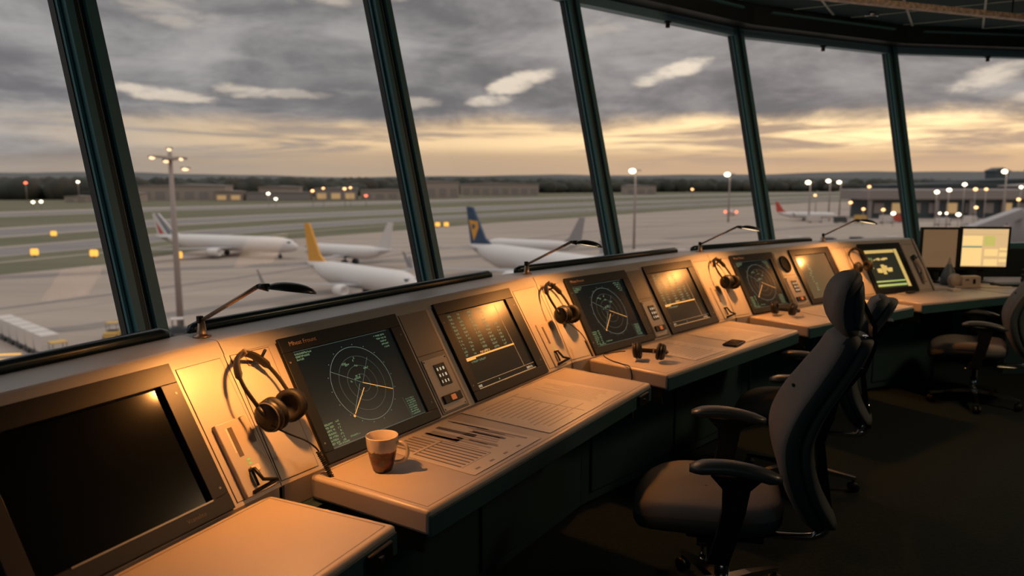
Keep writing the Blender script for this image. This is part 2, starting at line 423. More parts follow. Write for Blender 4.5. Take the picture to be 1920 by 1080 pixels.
def ring(b,c,rx,w,z,n=72,ry=None):
    ry=ry or rx
    for i in range(n):
        a0=2*PI*i/n;a1=2*PI*(i+1)/n
        b.quad([(c[0]+(rx-w/2)*math.cos(a0),c[1]+(ry-w/2)*math.sin(a0),z),(c[0]+(rx+w/2)*math.cos(a0),c[1]+(ry+w/2)*math.sin(a0),z),(c[0]+(rx+w/2)*math.cos(a1),c[1]+(ry+w/2)*math.sin(a1),z),(c[0]+(rx-w/2)*math.cos(a1),c[1]+(ry-w/2)*math.sin(a1),z)])
def glyphs(b,x,y,n,h,z,gap=.0022,rnd=random):
    for i in range(n):
        if rnd.random()<.12: x+=h*.7; continue
        w=h*rnd.uniform(.35,.65)
        kind=rnd.randint(0,3)
        if kind!=1: b.quad([(x,y,z),(x+w,y,z),(x+w,y+h*.28,z),(x,y+h*.28,z)])
        if kind!=2: b.quad([(x,y+h*.7,z),(x+w,y+h*.7,z),(x+w,y+h,z),(x,y+h,z)])
        b.quad([(x,y+h*.2,z),(x+h*.22,y+h*.2,z),(x+h*.22,y+h*.8,z),(x,y+h*.8,z)])
        x+=w+h*.22
def radar(k,x0,x1,label,text=True):
    w=x1-x0;h=.436; e=empty('radar_monitor',PM(k,x0,.004),label,'monitor','radar monitors set in the consoles')
    ml,mr,mb,mt=w*.07,w*.10,.036,.052
    bezel(e,w,h,(ml,mr,mb,mt),'bezel')
    b=MB().m('screen_r'); b.box(ml,w-mr,mb,h-mt,0,.004); sc=b.build('screen',e)
    z=.0046; sx0,sx1,sy0,sy1=ml,w-mr,mb,h-mt
    b=MB().m('g_dim')
    line(b,(sx0+.002,sy1-.002),(sx1-.02,sy1-.002),.0014,z); line(b,(sx0+.002,sy0),(sx0+.002,sy1),.0016,z); line(b,(sx0,sy0+.004),(sx1-.01,sy0+.004),.0016,z)
    c=(ml+(w-ml-mr)*.50,mb+(h-mb-mt)*.52); rr=.136
    b.m('g_ring'); ring(b,c,rr,.0016,z)
    b.m('g_dim'); ring(b,c,rr*.74,.0011,z); ring(b,c,rr*.48,.0011,z); ring(b,c,rr*.24,.0011,z)
    b.m('g_ring')
    for i in range(36):
        a=2*PI*i/36; ca,sa=math.cos(a),math.sin(a)
        if i%2==0: b.box(c[0]+ca*(rr+.009)-.0014,c[0]+ca*(rr+.009)+.0014,c[1]+sa*(rr+.009)-.0014,c[1]+sa*(rr+.009)+.0014,z-.0002,z)
    line(b,c,(c[0]-rr*.86,c[1]+rr*.50),.0013,z); line(b,(c[0]-.015,c[1]),(c[0]-rr*.62,c[1]-rr*.62),.0016,z); line(b,c,(c[0]+rr*.5,c[1]+rr*.62),.0009,z)
    b.m('g_amber'); line(b,c,(c[0]+rr*.90,c[1]-rr*.40),.0026,z+.0002); line(b,(c[0]-.004,c[1]-.018),(c[0]-rr*.66,c[1]-rr*.70),.0030,z+.0002); ring(b,(c[0]-rr*.70,c[1]-rr*.74),.003,.004,z,8)
    b.m('g_green'); rg=random.Random(hash(k)%7+3 if False else ord(k))
    for (dx,dy,n) in ((-.062,.078,5),(-.045,.072,4),(-.005,.062,3),(-.004,.082,2),(.025,.045,6),(-.028,.018,8),(-.02,.025,6),(-.05,.012,2),(.05,-.03,3),(-.03,-.045,2),(.004,.09,1)):
        glyphs(b,c[0]+dx,c[1]+dy,n,.0068,z+.0003,rnd=rg)
    for r_ in range(3): glyphs(b,sx0+.008,sy1-.014-r_*.010,(16,13,7)[r_],.0062,z,rnd=rg)
    for r_ in range(5): glyphs(b,sx1-.095+r_*.008,sy1-.018-r_*.012,(14,13,10,9,6)[r_],.0056,z,rnd=rg)
    for r_ in range(7): glyphs(b,sx0+.006,sy0+.014+r_*.011,8,.0062,z,rnd=rg); glyphs(b,sx0+.055,sy0+.016+r_*.011,3,.0062,z,rnd=rg)
    for r_ in range(2): glyphs(b,sx0+.03+r_*.06,sy0+.008+r_*.01,14,.005,z,rnd=rg)
    for r_ in range(8): glyphs(b,sx1-.075,sy0+.012+r_*.0085,13,.0048,z,rnd=rg)
    b.m('g_dim'); line(b,(sx1-.08,sy0+.004),(sx1-.088,sy0+.085),.001,z)
    b.build('radar_traces',sc)
    if text: text_mesh('lettering','Mheat Frount',.021,e,T(ml*.9,h-mt*.62,.0129),'g_amber_s')
    return e
M['g_amber_s']=mat('maker_lettering',(.55,.35,.22),.5)
radar('B',*spec['B']['r'],'radar monitor with round scope and green data, behind the mug')
radar('C',*spec['C']['r'],'radar monitor behind the headset lying on its desk')
radar('D',*spec['D']['r'],'dim radar monitor left of the small round speaker')
def data_mon(k,x0,x1,label,off=False,lit='screen_d',bz='bezel'):
    w=x1-x0;h=.44; e=empty('console_monitor',PM(k,x0,.004),label,'monitor','data monitors set in the consoles')
    ml,mr,mb,mt=(.05,.085,.045,.052) if off else (.048,.072,.04,.05)
    if off: ml=.05;mr=.055;mt=.058
    bezel(e,w,h,(ml,mr,mb,mt),bz,depth=.018 if off else .012)
    b=MB().m('glass_off' if off else lit); b.box(ml,w-mr,mb,h-mt,0,.003); sc=b.build('screen',e)
    z=.0036; sx0,sx1,sy0,sy1=ml,w-mr,mb,h-mt
    if off:
        b=MB().m('lampmetal'); b.box(.12,w-mr,mb-.004,mb+.0005,.0175,.0195); b.build('bezel_trim',e)
        text_mesh('lettering','Mheat',.018,e,T(.012,h-mt*.9,.0189),'g_amber_s'); text_mesh('maker_mark','Vcanelito',.016,e,T(w-.15,mb*.35,.0189),'printdark')
        return e
    rg=random.Random(ord(k)+5)
    b=MB().m('g_green')
    if lit=='screen_d':
        for col,(cx,n) in enumerate(((.018,4),(.075,4),(.15,5),(.225,6),(.30,4))):
            for r_ in range(12):
                if col==4 and r_<5: continue
                glyphs(b,sx0+cx*(sx1-sx0)/.45,sy1-.02-r_*.0165,n,.0085,z,rnd=rg)
        glyphs(b,sx0+.03,sy0+.115,20,.0075,z,rnd=rg)
        b.m('g_amber'); b.box(sx0+.006,sx0+(sx1-sx0)*.82,sy0+.135,sy0+.142,z-.0004,z); b.box(sx0+.006,sx0+(sx1-sx0)*.16,sy0+.128,sy0+.137,z-.0004,z+.0002); glyphs(b,sx0+.12,sy0+.145,12,.008,z,rnd=rg)
        b.m('g_dim2'); line(b,(sx0+(sx1-sx0)*.82,sy0+.03),(sx0+(sx1-sx0)*.80,sy1-.01),.002,z); line(b,(sx0+.004,sy0+.004),(sx0+.004,sy1),.002,z); line(b,(sx0,sy0+.004),(sx1,sy0+.004),.003,z); line(b,(sx0,sy0+.028),(sx1,sy0+.028),.0015,z)
        b.m('g_white'); glyphs(b,sx0+.01,sy0+.010,5,.009,z,rnd=rg); glyphs(b,sx1-.07,sy0+.010,7,.009,z,rnd=rg)
        b.m('g_green'); b.box(sx0+.16,sx0+.166,sy0+.012,sy0+.018,z-.0004,z)
    else:
        for r_ in range(14): glyphs(b,sx0+.10+rg.uniform(-.01,.015),sy0+.06+r_*.017,rg.randint(3,6),.008,z,rnd=rg)
    b.build('data_rows',sc)
    return e
M['g_dim2']=mat('trace_tan',(.3,.2,.1),.5,emit=(.7,.45,.2),es=.5)
M['screen_h']=mat('screen_haze',(.05,.04,.03),.18,emit=(.16,.12,.06),es=.55)
M['screen_m']=mat('screen_map',(.01,.012,.01),.35,emit=(.05,.05,.03),es=.4)
M['g_yel']=mat('map_yellow',(.3,.25,.1),.5,emit=(.75,.52,.16),es=.75)
M['g_ygr']=mat('map_green',(.3,.3,.1),.5,emit=(.42,.62,.18),es=.7)
data_mon('A',1.045,1.612,'large black unlit monitor in the left corner, lamp glint at its top',off=True,bz='bezel_b')
data_mon('B',*spec['B']['d'],'monitor with columns of green figures and an amber bar')
data_mon('C',*spec['C']['d'],'list monitor of the third console, before the red tinted end panel')
data_mon('D',*spec['D']['d'],'hazy lit monitor right of the small round speaker, above the open papers',lit='screen_h',bz='bezel_b')
# map monitor on E
k='E'; x0,x1=spec['E']['r']; w=x1-x0; h=.44
e=empty('map_monitor',PM(k,x0,.004),'monitor showing a dark map with yellow border, right of the far hanging headset','monitor')
bezel(e,w,h,(.045,.055,.045,.05),'bezel')
b=MB().m('screen_m'); b.box(.045,w-.055,.045,h-.05,0,.003); sc=b.build('screen',e)
b=MB().m('g_yel'); z=.0036
b.box(w-.095,w-.058,.05,h-.055,.003,z); b.box(.05,w-.10,h-.085,h-.057,.003,z)
rg=random.Random(4)
for q in range(14):
    a=rg.uniform(-1,1); b.box(.20+a*.09-.02,.20+a*.09+.02,.20+rg.uniform(-.035,.03)*(1.2-abs(a)),.20+rg.uniform(.0,.04)*(1.2-abs(a))+.01,.003,z)
for q in range(6): b.box(.12+q*.022,.135+q*.03,.29+.006*(q%2),.30+.006*(q%3),.003,z)
b.m('g_ygr'); b.box(.05,w-.10,.062,.08,.003,z); b.box(.05,w-.10,.10,.112,.003,z)
for q in range(5): b.box(.06+q*.004,.067+q*.004,.22+q*.02,.23+q*.022,.003,z); b.box(.085+q*.004,.09+q*.004,.22+q*.02,.23+q*.022,.003,z)
b.build('map_graphics',sc)
# ------------------------------------------------------------------ divider strips with keypad, switch and speaker
def divider(k,x0,x1,label,speaker=False):
    w=x1-x0; e=empty('intercom_panel',PM(k,x0,.006),label,'intercom panel','intercom strips between the monitors')
    b=MB().m('groove'); b.box(0,w,0,.43,.0004,.0010); b.m('keypl' if not speaker else 'panel'); b.box(.002,w-.002,.245,.428,.0010,.0022); b.box(.002,w-.002,.002,.243,.001,.0022); b.build('plate',e)
    b=MB().m('panel'); b.box(.012,w-.014,.008,.225,.002,.006,.0015); b.m('chrome')
    for sx in (.02,w-.022):
        for sy in (.016,.215): b.lathe([(.0035,0),(.0035,.0012),(.0001,.0014)],10,T(sx,sy,.006))
    b.build('face_plate',e)
    b=MB().m('bezel'); x_=w*.36; b.box(x_,x_+w*.38,.105,.195,.006,.009,.001); b.build('keypad',e)
    b=MB().m('g_white'); rg=random.Random(ord(k))
    for r_ in range(3):
        for c_ in range(3):
            b.box(x_+.008+c_*.018,x_+.008+c_*.018+rg.uniform(.004,.009),.116+r_*.026,.128+r_*.026,.009,.0096)
    b.build('key_legends',e)
    b=MB().m('bezel'); b.box(w*.18,w*.82,.035,.068,.006,.016,.002); o=b.build('switch_block',e)
    b=MB().m('btn'); b.box(w*.42,w*.58,.04,.062,.016,.020,.001); b.build('button',o)
    if speaker:
        b=MB().m('groove'); b.lathe([(.001,.008),(.03,.006),(.042,.010),(.050,.016),(.056,.012),(.058,.002)],32,T(w*.5,.33,.0)@Matrix.Diagonal((1,1.15,1,1))); b.build('speaker',e)
divider('A',.80,.97,'intercom strip at the far left of the corner console')
divider('B',*spec['B']['div'],'grey intercom strip with keypad between the radar screen and the green list screen')
divider('C',*spec['C']['div'],'intercom strip of the third console, right of its radar screen')
divider('D',*spec['D']['div'],'brownish intercom strip with a black round speaker',speaker=True)
# headset jack boxes on the right end panels
for k,sx,lab in (('A',1.662,'raised beige jack box under the big hanging headset'),('B',1.64,'beige jack plate with small black bracket, near the lying headset'),('C',1.555,'jack plate at the end of the third console')):
    e=empty('jack_box',PM(k,sx,.01),lab,'jack box','headset jack boxes')
    b=MB().m('jack'); b.box(0,.115,0,.225,.001,.016 if k=='A' else .007,.003); b.build('housing',e)
    zz=.016 if k=='A' else .007
    b=MB().m('printdark'); b.box(.034,.050,.115,.205,zz,zz+.0008); b.m('paper'); b.box(.026,.033,.13,.205,zz,zz+.0006); b.build('label_strip',e)
    b=MB().m('led'); b.box(.05,.062,.098,.102,zz,zz+.001); b.box(.05,.062,.086,.090,zz,zz+.001); b.build('status_light',e)
    b=MB().m('paper'); b.box(.05,.078,.06,.078,zz,zz+.005,.001); b.build('socket',e)
    b=MB().m('black'); b.tube([(.045,.07,zz),(.045,.068,zz+.02),(.05,.03,zz+.028),(.095,.012,zz+.03)],.0055,8); b.tube([(.045,.07,zz+.008),(.044,.02,zz+.008)],.004,8); b.tube([(.022,.008,zz+.004),(.095,.012,zz+.03)],.006,8); b.build('jack_plug',e)
# ------------------------------------------------------------------ headsets
def cup(name,parent,mtx,r=.041,t=.036):
    b=MB().m('black'); b.lathe([(.001,-t*.5),(r*.55,-t*.48),(r*.85,-t*.36),(r,-t*.1),(r,t*.1),(r*.9,t*.2)],28,mtx)
    b.m('rubber'); b.lathe([(r*.9,t*.15),(r*1.04,t*.28),(r*1.05,t*.5),(r*.9,t*.68),(r*.62,t*.66),(r*.55,t*.3),(.001,t*.3)],28,mtx)
    b.m('keypl'); b.lathe([(r*.86,-t*.36),(r*.90,-t*.38),(r*.93,-t*.30)],28,mtx)
    return b.build(name,parent)
def headset(mtx,label,group,boom=False,cable=None,cup_tilt=8,wid=.056,hei=.105):
    e=empty('headset',mtx,label,'headset',group)
    N=28; W_=wid*1.22; arc=[(W_*math.cos(PI*t/N), hei*math.sin(PI*t/N),0) for t in range(N+1)]
    arc=[(wid+.012,-.045,0),(W_*.985,-.022,0)]+arc+[(-W_*.985,-.022,0),(-wid-.012,-.045,0)]
    b=MB().m('rubber')
    rings=[]
    for i,p_ in enumerate(arc):
        p_=Vector(p_); t_=(Vector(arc[min(i+1,len(arc)-1)])-Vector(arc[max(i-1,0)])).normalized(); n_=Vector((t_.y,-t_.x,0))
        f=abs(i/(len(arc)-1)-.5)*2; hw=.012 if f<.62 else .006; th=.0055 if f<.62 else .0028
        rings.append([p_+n_*th*math.cos(q)+Vector((0,0,1))*hw*math.sin(q) for q in [2*PI*u/10 for u in range(10)]])
    b.loft(rings); b.build('headband',e)
    b=MB().m('lampmetal'); b.box(-.003,.003,hei-.008,hei+.0075,-.0135,.0135); b.build('band_clip',e)
    for s in (-1,1):
        b=MB().m('black'); b.tube([(s*(wid+.014),-.035,0),(s*(wid+.010),-.055,.0),(s*(wid+.004),-.078,0)],[.006,.008,.006],8); b.build('yoke',e)
        cup('ear_cup',e,T(s*(wid-.006),-.068,0)@Ry(-s*(90-cup_tilt)) )
    if boom:
        b=MB().m('black'); pts=catmull([(-wid-.004,-.07,.008),(-wid*.7,-.105,.03),(-.01,-.15,.03),(.02,-.175,.02)],6); b.tube(pts,.0038,8); b.ell((.024,-.18,.018),.009,.012,.009,12); b.build('microphone_boom',e)
    if cable:
        b=MB().m('black'); pts=catmull(cable[0],8); b.tube(pts,.0022,6)
        a_,c_=Vector(cable[1][0]),Vector(cable[1][1]); n=90; coil=[]
        d=(c_-a_); ax=d.normalized(); u_=ax.cross(Vector((0,0,1))).normalized(); v_=ax.cross(u_)
        for i in range(n+1):
            t=i/n; coil.append(a_+d*t+(u_*math.cos(t*16*2*PI)+v_*math.sin(t*16*2*PI))*.0052)
        b.tube(coil,.0021,5); b.build('cable',e)
    return e
# big hanging headset at the A/B seam, B frame
hm = PM('B',.034,.300)@T(0,-.016,.062)@Ry(14)@Rx(-8)@Matrix.Rotation(R(9),4,'Z')@Matrix.Scale(1.2,4)
headset(hm,'large black headset hanging on the panel between black monitor and radar screen','headsets hanging from panel hooks',
        cable=([(-.068,-.09,0),(-.045,-.13,.01),(.0,-.165,.005),(.03,-.19,-.005),(.04,-.205,-.01)],[(.04,-.205,-.012),(.035,-.285,-.02)]))
def hook(mtx,label):
    e=empty('headset_hook',mtx,label,'hook','headset hooks on the console panels')
    b=MB().m('beige'); b.box(-.022,.022,-.022,.018,.001,.007,.002); b.build('back_plate',e)
    b=MB().m('black'); b.tube([(0,-.01,.006),(0,-.014,.05),(0,-.004,.075)],.005,8); b.tube([(-.012,-.012,.03),(.012,-.012,.03)],.004,8); b.build('peg',e)
hook(PM('B',.075,.40),'beige plate and peg holding the large hanging headset')
e=headset(PM('C',.03,.32)@T(0,-.018,.055)@Ry(12)@Rx(-10)@Matrix.Scale(1.1,4),'black headset hanging at the seam before the third console','headsets hanging from panel hooks',cable=([(-.068,-.09,0),(-.045,-.13,.01),(.0,-.165,.005),(.03,-.19,-.005),(.04,-.205,-.01)],[(.04,-.205,-.012),(.035,-.285,-.02)]))
hook(PM('C',.03,.40),'peg holding the headset before the third console')
headset(PM('D',.0,.32)@T(0,-.018,.055)@Ry(12)@Rx(-10)@Matrix.Scale(1.1,4),'black headset hanging at the seam before the fourth console','headsets hanging from panel hooks')
hook(PM('D',.0,.40),'peg holding the headset before the fourth console')
headset(PM('E',.055,.31)@T(0,-.018,.055)@Ry(-15)@Rx(-10),'far black headset hanging left of the yellow bordered map screen','headsets hanging from panel hooks')
hook(PM('E',.055,.40),'peg holding the headset left of the map screen')
# headsets lying on desks
def lying(k,x,y,rz,lab):
    m=UM(k)@T(x,y,.80)@Rz(rz)@Rx(-12)
    return headset(m,lab,'headsets lying on the desks',boom=False,wid=.07,hei=.10)
lying('C',.34,-.235,-65,'black headset lying on the desk beside the third radar screen')
b=MB().m('black'); b.tube(catmull([(.31,-.10,.783),(.24,-.02,.766),(.17,-.10,.764),(.14,-.20,.763),(.118,-.26,.764),(.112,-.28,.72),(.11,-.27,.66)],8),.0028,6); o=b.build('cable',None,UM('C')); tag(o,'thin black cable curling off the desk from the lying headset','cable')
lying('D',.36,-.13,-70,'black headset lying on the fourth desk, left of the open papers')
# ------------------------------------------------------------------ desk lamps
def lamp(k,x,label,base_y=.335,elbow=(-.04,-.33,.188)):
    e=empty('desk_lamp',UM(k)@T(x,base_y,1.172),label,'lamp','arm lamps standing on the console ledge')
    b=MB().m('lampmetal'); b.lathe([(.001,0),(.028,0),(.028,.004),(.018,.007),(.015,.012),(.010,.048),(.001,.05)],24); b.build('base',e)
    b=MB().m('black'); b.box(-.012,.004,-.008,.008,.044,.066,.002); b.build('joint',e)
    ex=Vector(elbow); b=MB().m('lampmetal'); b.tube([(0,0,.05),ex],.0065,10); b.build('arm',e)
    h=ex+Vector((.018,-.012,.0)); b=MB().m('lampblack'); b.tube([ex,h+Vector((.0,-.01,-.004))],[.008,.012],10)
    mt=T(h.x+.055,h.y-.038,h.z-.014)@Rz(-30)@Ry(10)@Rx(-4)
    b.lathe([(.001,.020),(.3,.019),(.6,.015),(.85,.008),(1.,-.001),(1.,-.006)],32,mt@Matrix.Diagonal((.072,.036,1,1))); hd=b.build('lamp_head',e)
    b=MB().m('bulb'); b.lathe([(.001,-.0045),(.7,-.0045),(.93,-.0035)],32,mt@Matrix.Diagonal((.072,.036,1,1))); b.build('diffuser',hd)
    # light
    L=bpy.data.lights.new('desk_lamp_light','SPOT'); L.energy=LAMP_W; L.color=(1,.375,.085); L.spot_size=R(150); L.spot_blend=.85; L.shadow_soft_size=.022
    lo=bpy.data.objects.new('desk_lamp_light',L); C.objects.link(lo); lo.parent=e; lo.matrix_basis=mt@T(0,0,-.022)@Ry(0)
    return e
LAMP_W=24
lamp('B',-.005,'arm lamp standing at the seam right of the black unlit monitor')
lamp('C',.03,'arm lamp whose dark head overlaps the blue tailed aircraft')
lamp('D',.02,'arm lamp at the seam of third and fourth console')
lamp('E',-.13,'arm lamp above the yellow lit panel, farthest to the right',.30)
# ------------------------------------------------------------------ mug
m=bpy.data.materials.new('mug_print'); m.use_nodes=True; nt=m.node_tree; bs=nt.nodes['Principled BSDF']; bs.inputs['Roughness'].default_value=.25
tc=nt.nodes.new('ShaderNodeTexCoord'); n1=nt.nodes.new('ShaderNodeTexNoise'); n1.inputs['Scale'].default_value=26; n1.inputs['Detail'].default_value=4
mp=nt.nodes.new('ShaderNodeMapping'); mp.inputs['Scale'].default_value=(1,1,2.2)
sx=nt.nodes.new('ShaderNodeSeparateXYZ'); mr=nt.nodes.new('ShaderNodeMapRange'); mr.inputs['From Min'].default_value=.068; mr.inputs['From Max'].default_value=.054
ad=nt.nodes.new('ShaderNodeMath'); ad.operation='ADD'; rp=nt.nodes.new('ShaderNodeValToRGB'); cr=rp.color_ramp
cr.elements[0].position=.0; cr.elements[0].color=(.62,.53,.44,1); cr.elements[1].position=1.; cr.elements[1].color=(.03,.012,.008,1)
for p_,c_ in ((.92,(.62,.53,.44,1)),(1.0,(.30,.12,.06,1)),):
    q=cr.elements.new(p_*.62); q.color=c_
q=cr.elements.new(.72); q.color=(.16,.055,.03,1)
mm=nt.nodes.new('ShaderNodeMath'); mm.operation='MULTIPLY'; mm.inputs[1].default_value=.42
m2=nt.nodes.new('ShaderNodeMath'); m2.operation='MULTIPLY'; m2.inputs[1].default_value=.80
nt.links.new(tc.outputs['Object'],mp.inputs['Vector']); nt.links.new(mp.outputs['Vector'],n1.inputs['Vector']); nt.links.new(tc.outputs['Object'],sx.inputs[0]); nt.links.new(sx.outputs['Z'],mr.inputs['Value'])
nt.links.new(mr.outputs[0],mm.inputs[0]); nt.links.new(n1.outputs['Fac'],m2.inputs[0]); nt.links.new(mm.outputs[0],ad.inputs[0]); nt.links.new(m2.outputs[0],ad.inputs[1]); nt.links.new(ad.outputs[0],rp.inputs['Fac']); nt.links.new(rp.outputs['Color'],bs.inputs['Base Color'])
M['mug']=m; M['mugin']=mat('mug_cream',(.62,.53,.44),.25)
e=empty('mug',UM('B')@T(.252,-.168,.7605)@Rz(-57.1-12)@Matrix.Scale(1.1,4),'cream mug with brown printed scene standing on the desk','mug')
b=MB().m('mug'); b.lathe([(.001,0),(.024,0),(.027,.003),(.032,.02),(.038,.045),(.043,.075),(.0455,.102)],48); b.m('mugin'); b.lathe([(.0455,.102),(.0445,.1035),(.0432,.102),(.040,.075),(.034,.04),(.028,.010),(.001,.008)],48); b.build('cup_body',e)
b=MB().m('mugin'); b.tube(catmull([(.040,0,.082),(.058,0,.086),(.074,0,.072),(.074,0,.05),(.058,0,.032),(.036,0,.026)],6),[.0055]*31,10); b.build('handle',e)
b=MB().m('printdark'); 
def onmug(u,z,h=.0006):  # arc position -> cup surface
    r=.038+(z-.045)*(.0045/.03)+h; a=u; return (r*math.cos(a),r*math.sin(a),z)
a0=R(-100)
for (z0,z1,u0,u1,v0,v1) in ((.050,.058,-.50,.45,-.38,.30),(.058,.064,-.28,.22,-.12,.10),(.064,.070,-.03,.03,-.01,.01),(.024,.030,-.1,.75,0,.7),(.030,.042,.25,.7,.35,.65)):
    for i in range(8):
        t0,t1=i/8,(i+1)/8
        b.quad([onmug(a0+u0+(u1-u0)*t0,z0),onmug(a0+u0+(u1-u0)*t1,z0),onmug(a0+v0+(v1-v0)*t1,z1),onmug(a0+v0+(v1-v0)*t0,z1)])
b.build('printed_picture',e)
# ------------------------------------------------------------------ papers
def sheet(k,quad_,label,kind=0,name='paper_sheet',z=.7610,group='printed sheets on the desks'):
    o=Vector(quad_[0]); e=empty(name,UM(k)@T(o.x,o.y,z),label,'paper',group)
    q=[Vector(p)-o for p in quad_]
    b=MB().m('paper'); b.prism([p[:] for p in q],0,.0012); b.build('sheet',e)
    P_=lambda u,v:(q[0]*(1-u)*(1-v)+q[1]*u*(1-v)+q[2]*u*v+q[3]*(1-u)*v)
    b=MB(); rg=random.Random(len(label))
    def r(u0,u1,v0,v1,mk):
        b.m(mk); b.quad([(*P_(u0,v0),.0016),(*P_(u1,v0),.0016),(*P_(u1,v1),.0016),(*P_(u0,v1),.0016)])
    if kind==1:   # chart with ruled strips (u along the desk, v from front edge to panel)
        r(.05,.46,.16,.165,'printdark'); r(.05,.46,.66,.67,'printdark'); r(.455,.465,.16,.90,'printdark')
        for i in range(7): u=.06+i*.058; r(u,u+.019,.18,.66,'printdark')
        for i in range(6): r(.10+i*.055,.13+i*.055,.70,.95,'print')
        for i in range(9): u=.49+i*.05; r(u,u+rg.uniform(.012,.035),.22+rg.uniform(0,.1),.62,'print_l')
        r(.50,.64,.55,.90,'print_l'); r(.52,.56,.56,.92,'print'); r(.61,.64,.2,.5,'print'); r(.70,.76,.50,.93,'printdark'); r(.80,.84,.25,.6,'printdark'); r(.92,.95,.1,.9,'print'); r(.88,.9,.2,.7,'print_l'); r(.93,.95,.5,.96,'print')
        for i in range(4): r(.1+i*.2,.16+i*.2,.05,.075,'print')
    elif kind==2:
        for i in range(14): v=.1+i*.06; r(.08+rg.uniform(0,.1),.5+rg.uniform(0,.42),v,v+.016,'print_l')
        r(.70,.72,.05,.9,'print_l')
    else:
        for i in range(12):
            u=.08+i*.07; r(u,u+.02,.1+rg.uniform(0,.08),.55+rg.uniform(0,.35),'print_l')
    b.build('printing',e)
    return e
sheet('B',[(.37,-.435),(.765,-.435),(.76,-.03),(.385,-.03)],'printed chart with ruled dark strips lying right of the mug',1)
sheet('B',[(.83,-.435),(1.255,-.435),(1.27,-.03),(.845,-.03)],'large glossy sheet catching the lamp light on the mug desk',2,z=.7612)
sheet('B',[(1.20,-.43),(1.455,-.43),(1.47,-.04),(1.22,-.04)],'list sheet partly under the large glossy sheet',0,z=.7606)
sheet('C',[(.46,-.42),(.80,-.42),(.80,-.05),(.48,-.05)],'glossy sheet on the desk right of the lying headset',2)
sheet('C',[(.99,-.40),(1.36,-.42),(1.37,-.07),(1.0,-.05)],'pale sheet near the right end of the third desk',0)
sheet('D',[(.50,-.36),(.86,-.33),(.90,-.04),(.56,-.05)],'fanned open papers on the fourth desk',0,z=.762)
sheet('E',[(.62,-.28),(.82,-.25),(.80,-.08),(.60,-.10)],'small pale sheet on the rightmost console desk',2)
b=MB().m('black'); b.box(-.075,.075,-.04,.04,0,.011,.004); b.m('glass_off'); b.box(-.07,.07,-.035,.035,.011,.0115); o=b.build('mobile_phone',None,UM('C')@T(.95,-.375,.7608)@Rz(8)); tag(o,'black phone near the front edge of the third desk','phone')
b=MB().m('paper'); b.box(-.08,.08,-.03,.03,0,.006); b.m('black'); b.box(-.02,.08,-.04,-.01,.006,.02,.004); o=b.build('notepad',None,UM('E')@T(.43,-.04,.7608)@Rz(10)); tag(o,'small pad with a black pen holder below the map screen','notepad')
# telephone handset leaning on the last panel
e=empty('telephone_handset',PM('E',.735,.05)@T(0,0,.012),'beige handset with black ear pieces on the last sloped panel','handset')
b=MB().m('beige'); b.tube(catmull([(0,.02,.018),(-.004,.08,.03),(-.006,.14,.034),(0,.22,.018)],6),[.02]*4+[.017]*11+[.02]*4,12); b.build('grip',e)
b=MB().m('black'); b.lathe([(.001,-.012),(.026,-.010),(.03,.0),(.026,.012),(.001,.014)],20,T(0,.24,.012)); b.build('ear_piece',e)
b=MB().m('black'); b.lathe([(.001,-.012),(.026,-.010),(.03,.0),(.026,.012),(.001,.014)],20,T(0,.10,.026)@Matrix.Diagonal((.8,.5,1,1))); b.build('mouth_piece',e)
# ------------------------------------------------------------------ flat desk with office monitors on the right
EM=UM('E'); def_=lambda x,y:(EM@Vector((x,y,0)))
e=empty('desk',(0,0,0),'flat desk top under the two office monitors at the right edge','desk')
b=MB().m('desk'); pts=[def_(1.215,-.42)[:2],(4.75,6.10),(5.6,6.15),(5.6,7.0),(3.98,6.98),def_(.86,.30)[:2],def_(.86,.0)[:2],def_(1.215,.0)[:2]]
b.prism(pts,.69,.758,.008); b.build('top',e)
b=MB().m('cab'); b.prism([(4.25,6.30),(5.55,6.4),(5.5,6.9),(4.1,6.85)],.0,.69); b.build('base_cabinet',e)
b=MB().m('panel'); pr=[(0,0),(0,.76),(.245,1.166),(.418,1.166),(.418,0)]; b.loft([[(.838,y,z) for y,z in pr],[(.858,y,z) for y,z in pr]],True,False); o=b.build('end_board',None,EM); tag(o,'upright end board closing the row of sloped consoles','board')
def office(x,y,rz,w,h,zc,label,lit):
    e=empty('office_monitor',T(x,y,.759)@Rz(rz),label,'monitor','office monitors on the flat desk')
    b=MB().m('bezel'); z0=zc-.759-h/2; 
    b.box(-w/2,w/2,.0,.03,z0,z0+h,.004); b.build('casing',e)
    b=MB().m(lit); b.box(-w/2+.022,w/2-.022,-.0015,.0005,z0+.03,z0+h-.02); s=b.build('screen',e)
    b=MB().m('black'); b.box(-.03,.03,.03,.05,.01,z0+h*.5,.004); b.build('stand_neck',e)
    b=MB().m('black'); b.lathe([(.001,.0),(.11,0),(.11,.006),(.04,.014),(.001,.015)],28,T(0,.03,0)); b.build('stand_foot',e)
    if lit=='scr_y':
        X0=-w/2+.024;X1=w/2-.024;Z0=z0+.032;Z1=z0+h-.022;W=X1-X0;H=Z1-Z0
        b=MB()
        def r(u0,u1,v0,v1,mk,d=-.0022): b.m(mk); b.quad([(X0+W*u0,d,Z0+H*v0),(X0+W*u1,d,Z0+H*v0),(X0+W*u1,d,Z0+H*v1),(X0+W*u0,d,Z0+H*v1)])
        r(0,.44,.56,.82,'scr_1'); r(0,.44,.02,.50,'scr_1'); r(0,.44,.505,.54,'scr_t'); r(.47,.72,.55,.82,'scr_g'); r(.50,.80,.28,.47,'scr_1'); r(.50,.80,.02,.2,'scr_1'); r(.83,1,.44,.5,'scr_1'); r(.83,1,.27,.38,'scr_1'); r(.83,1,.12,.2,'scr_1'); r(0,1,.855,.86,'scr_o'); r(0,1,.0,.012,'scr_o')
        b.build('window_panes',s)
    return e
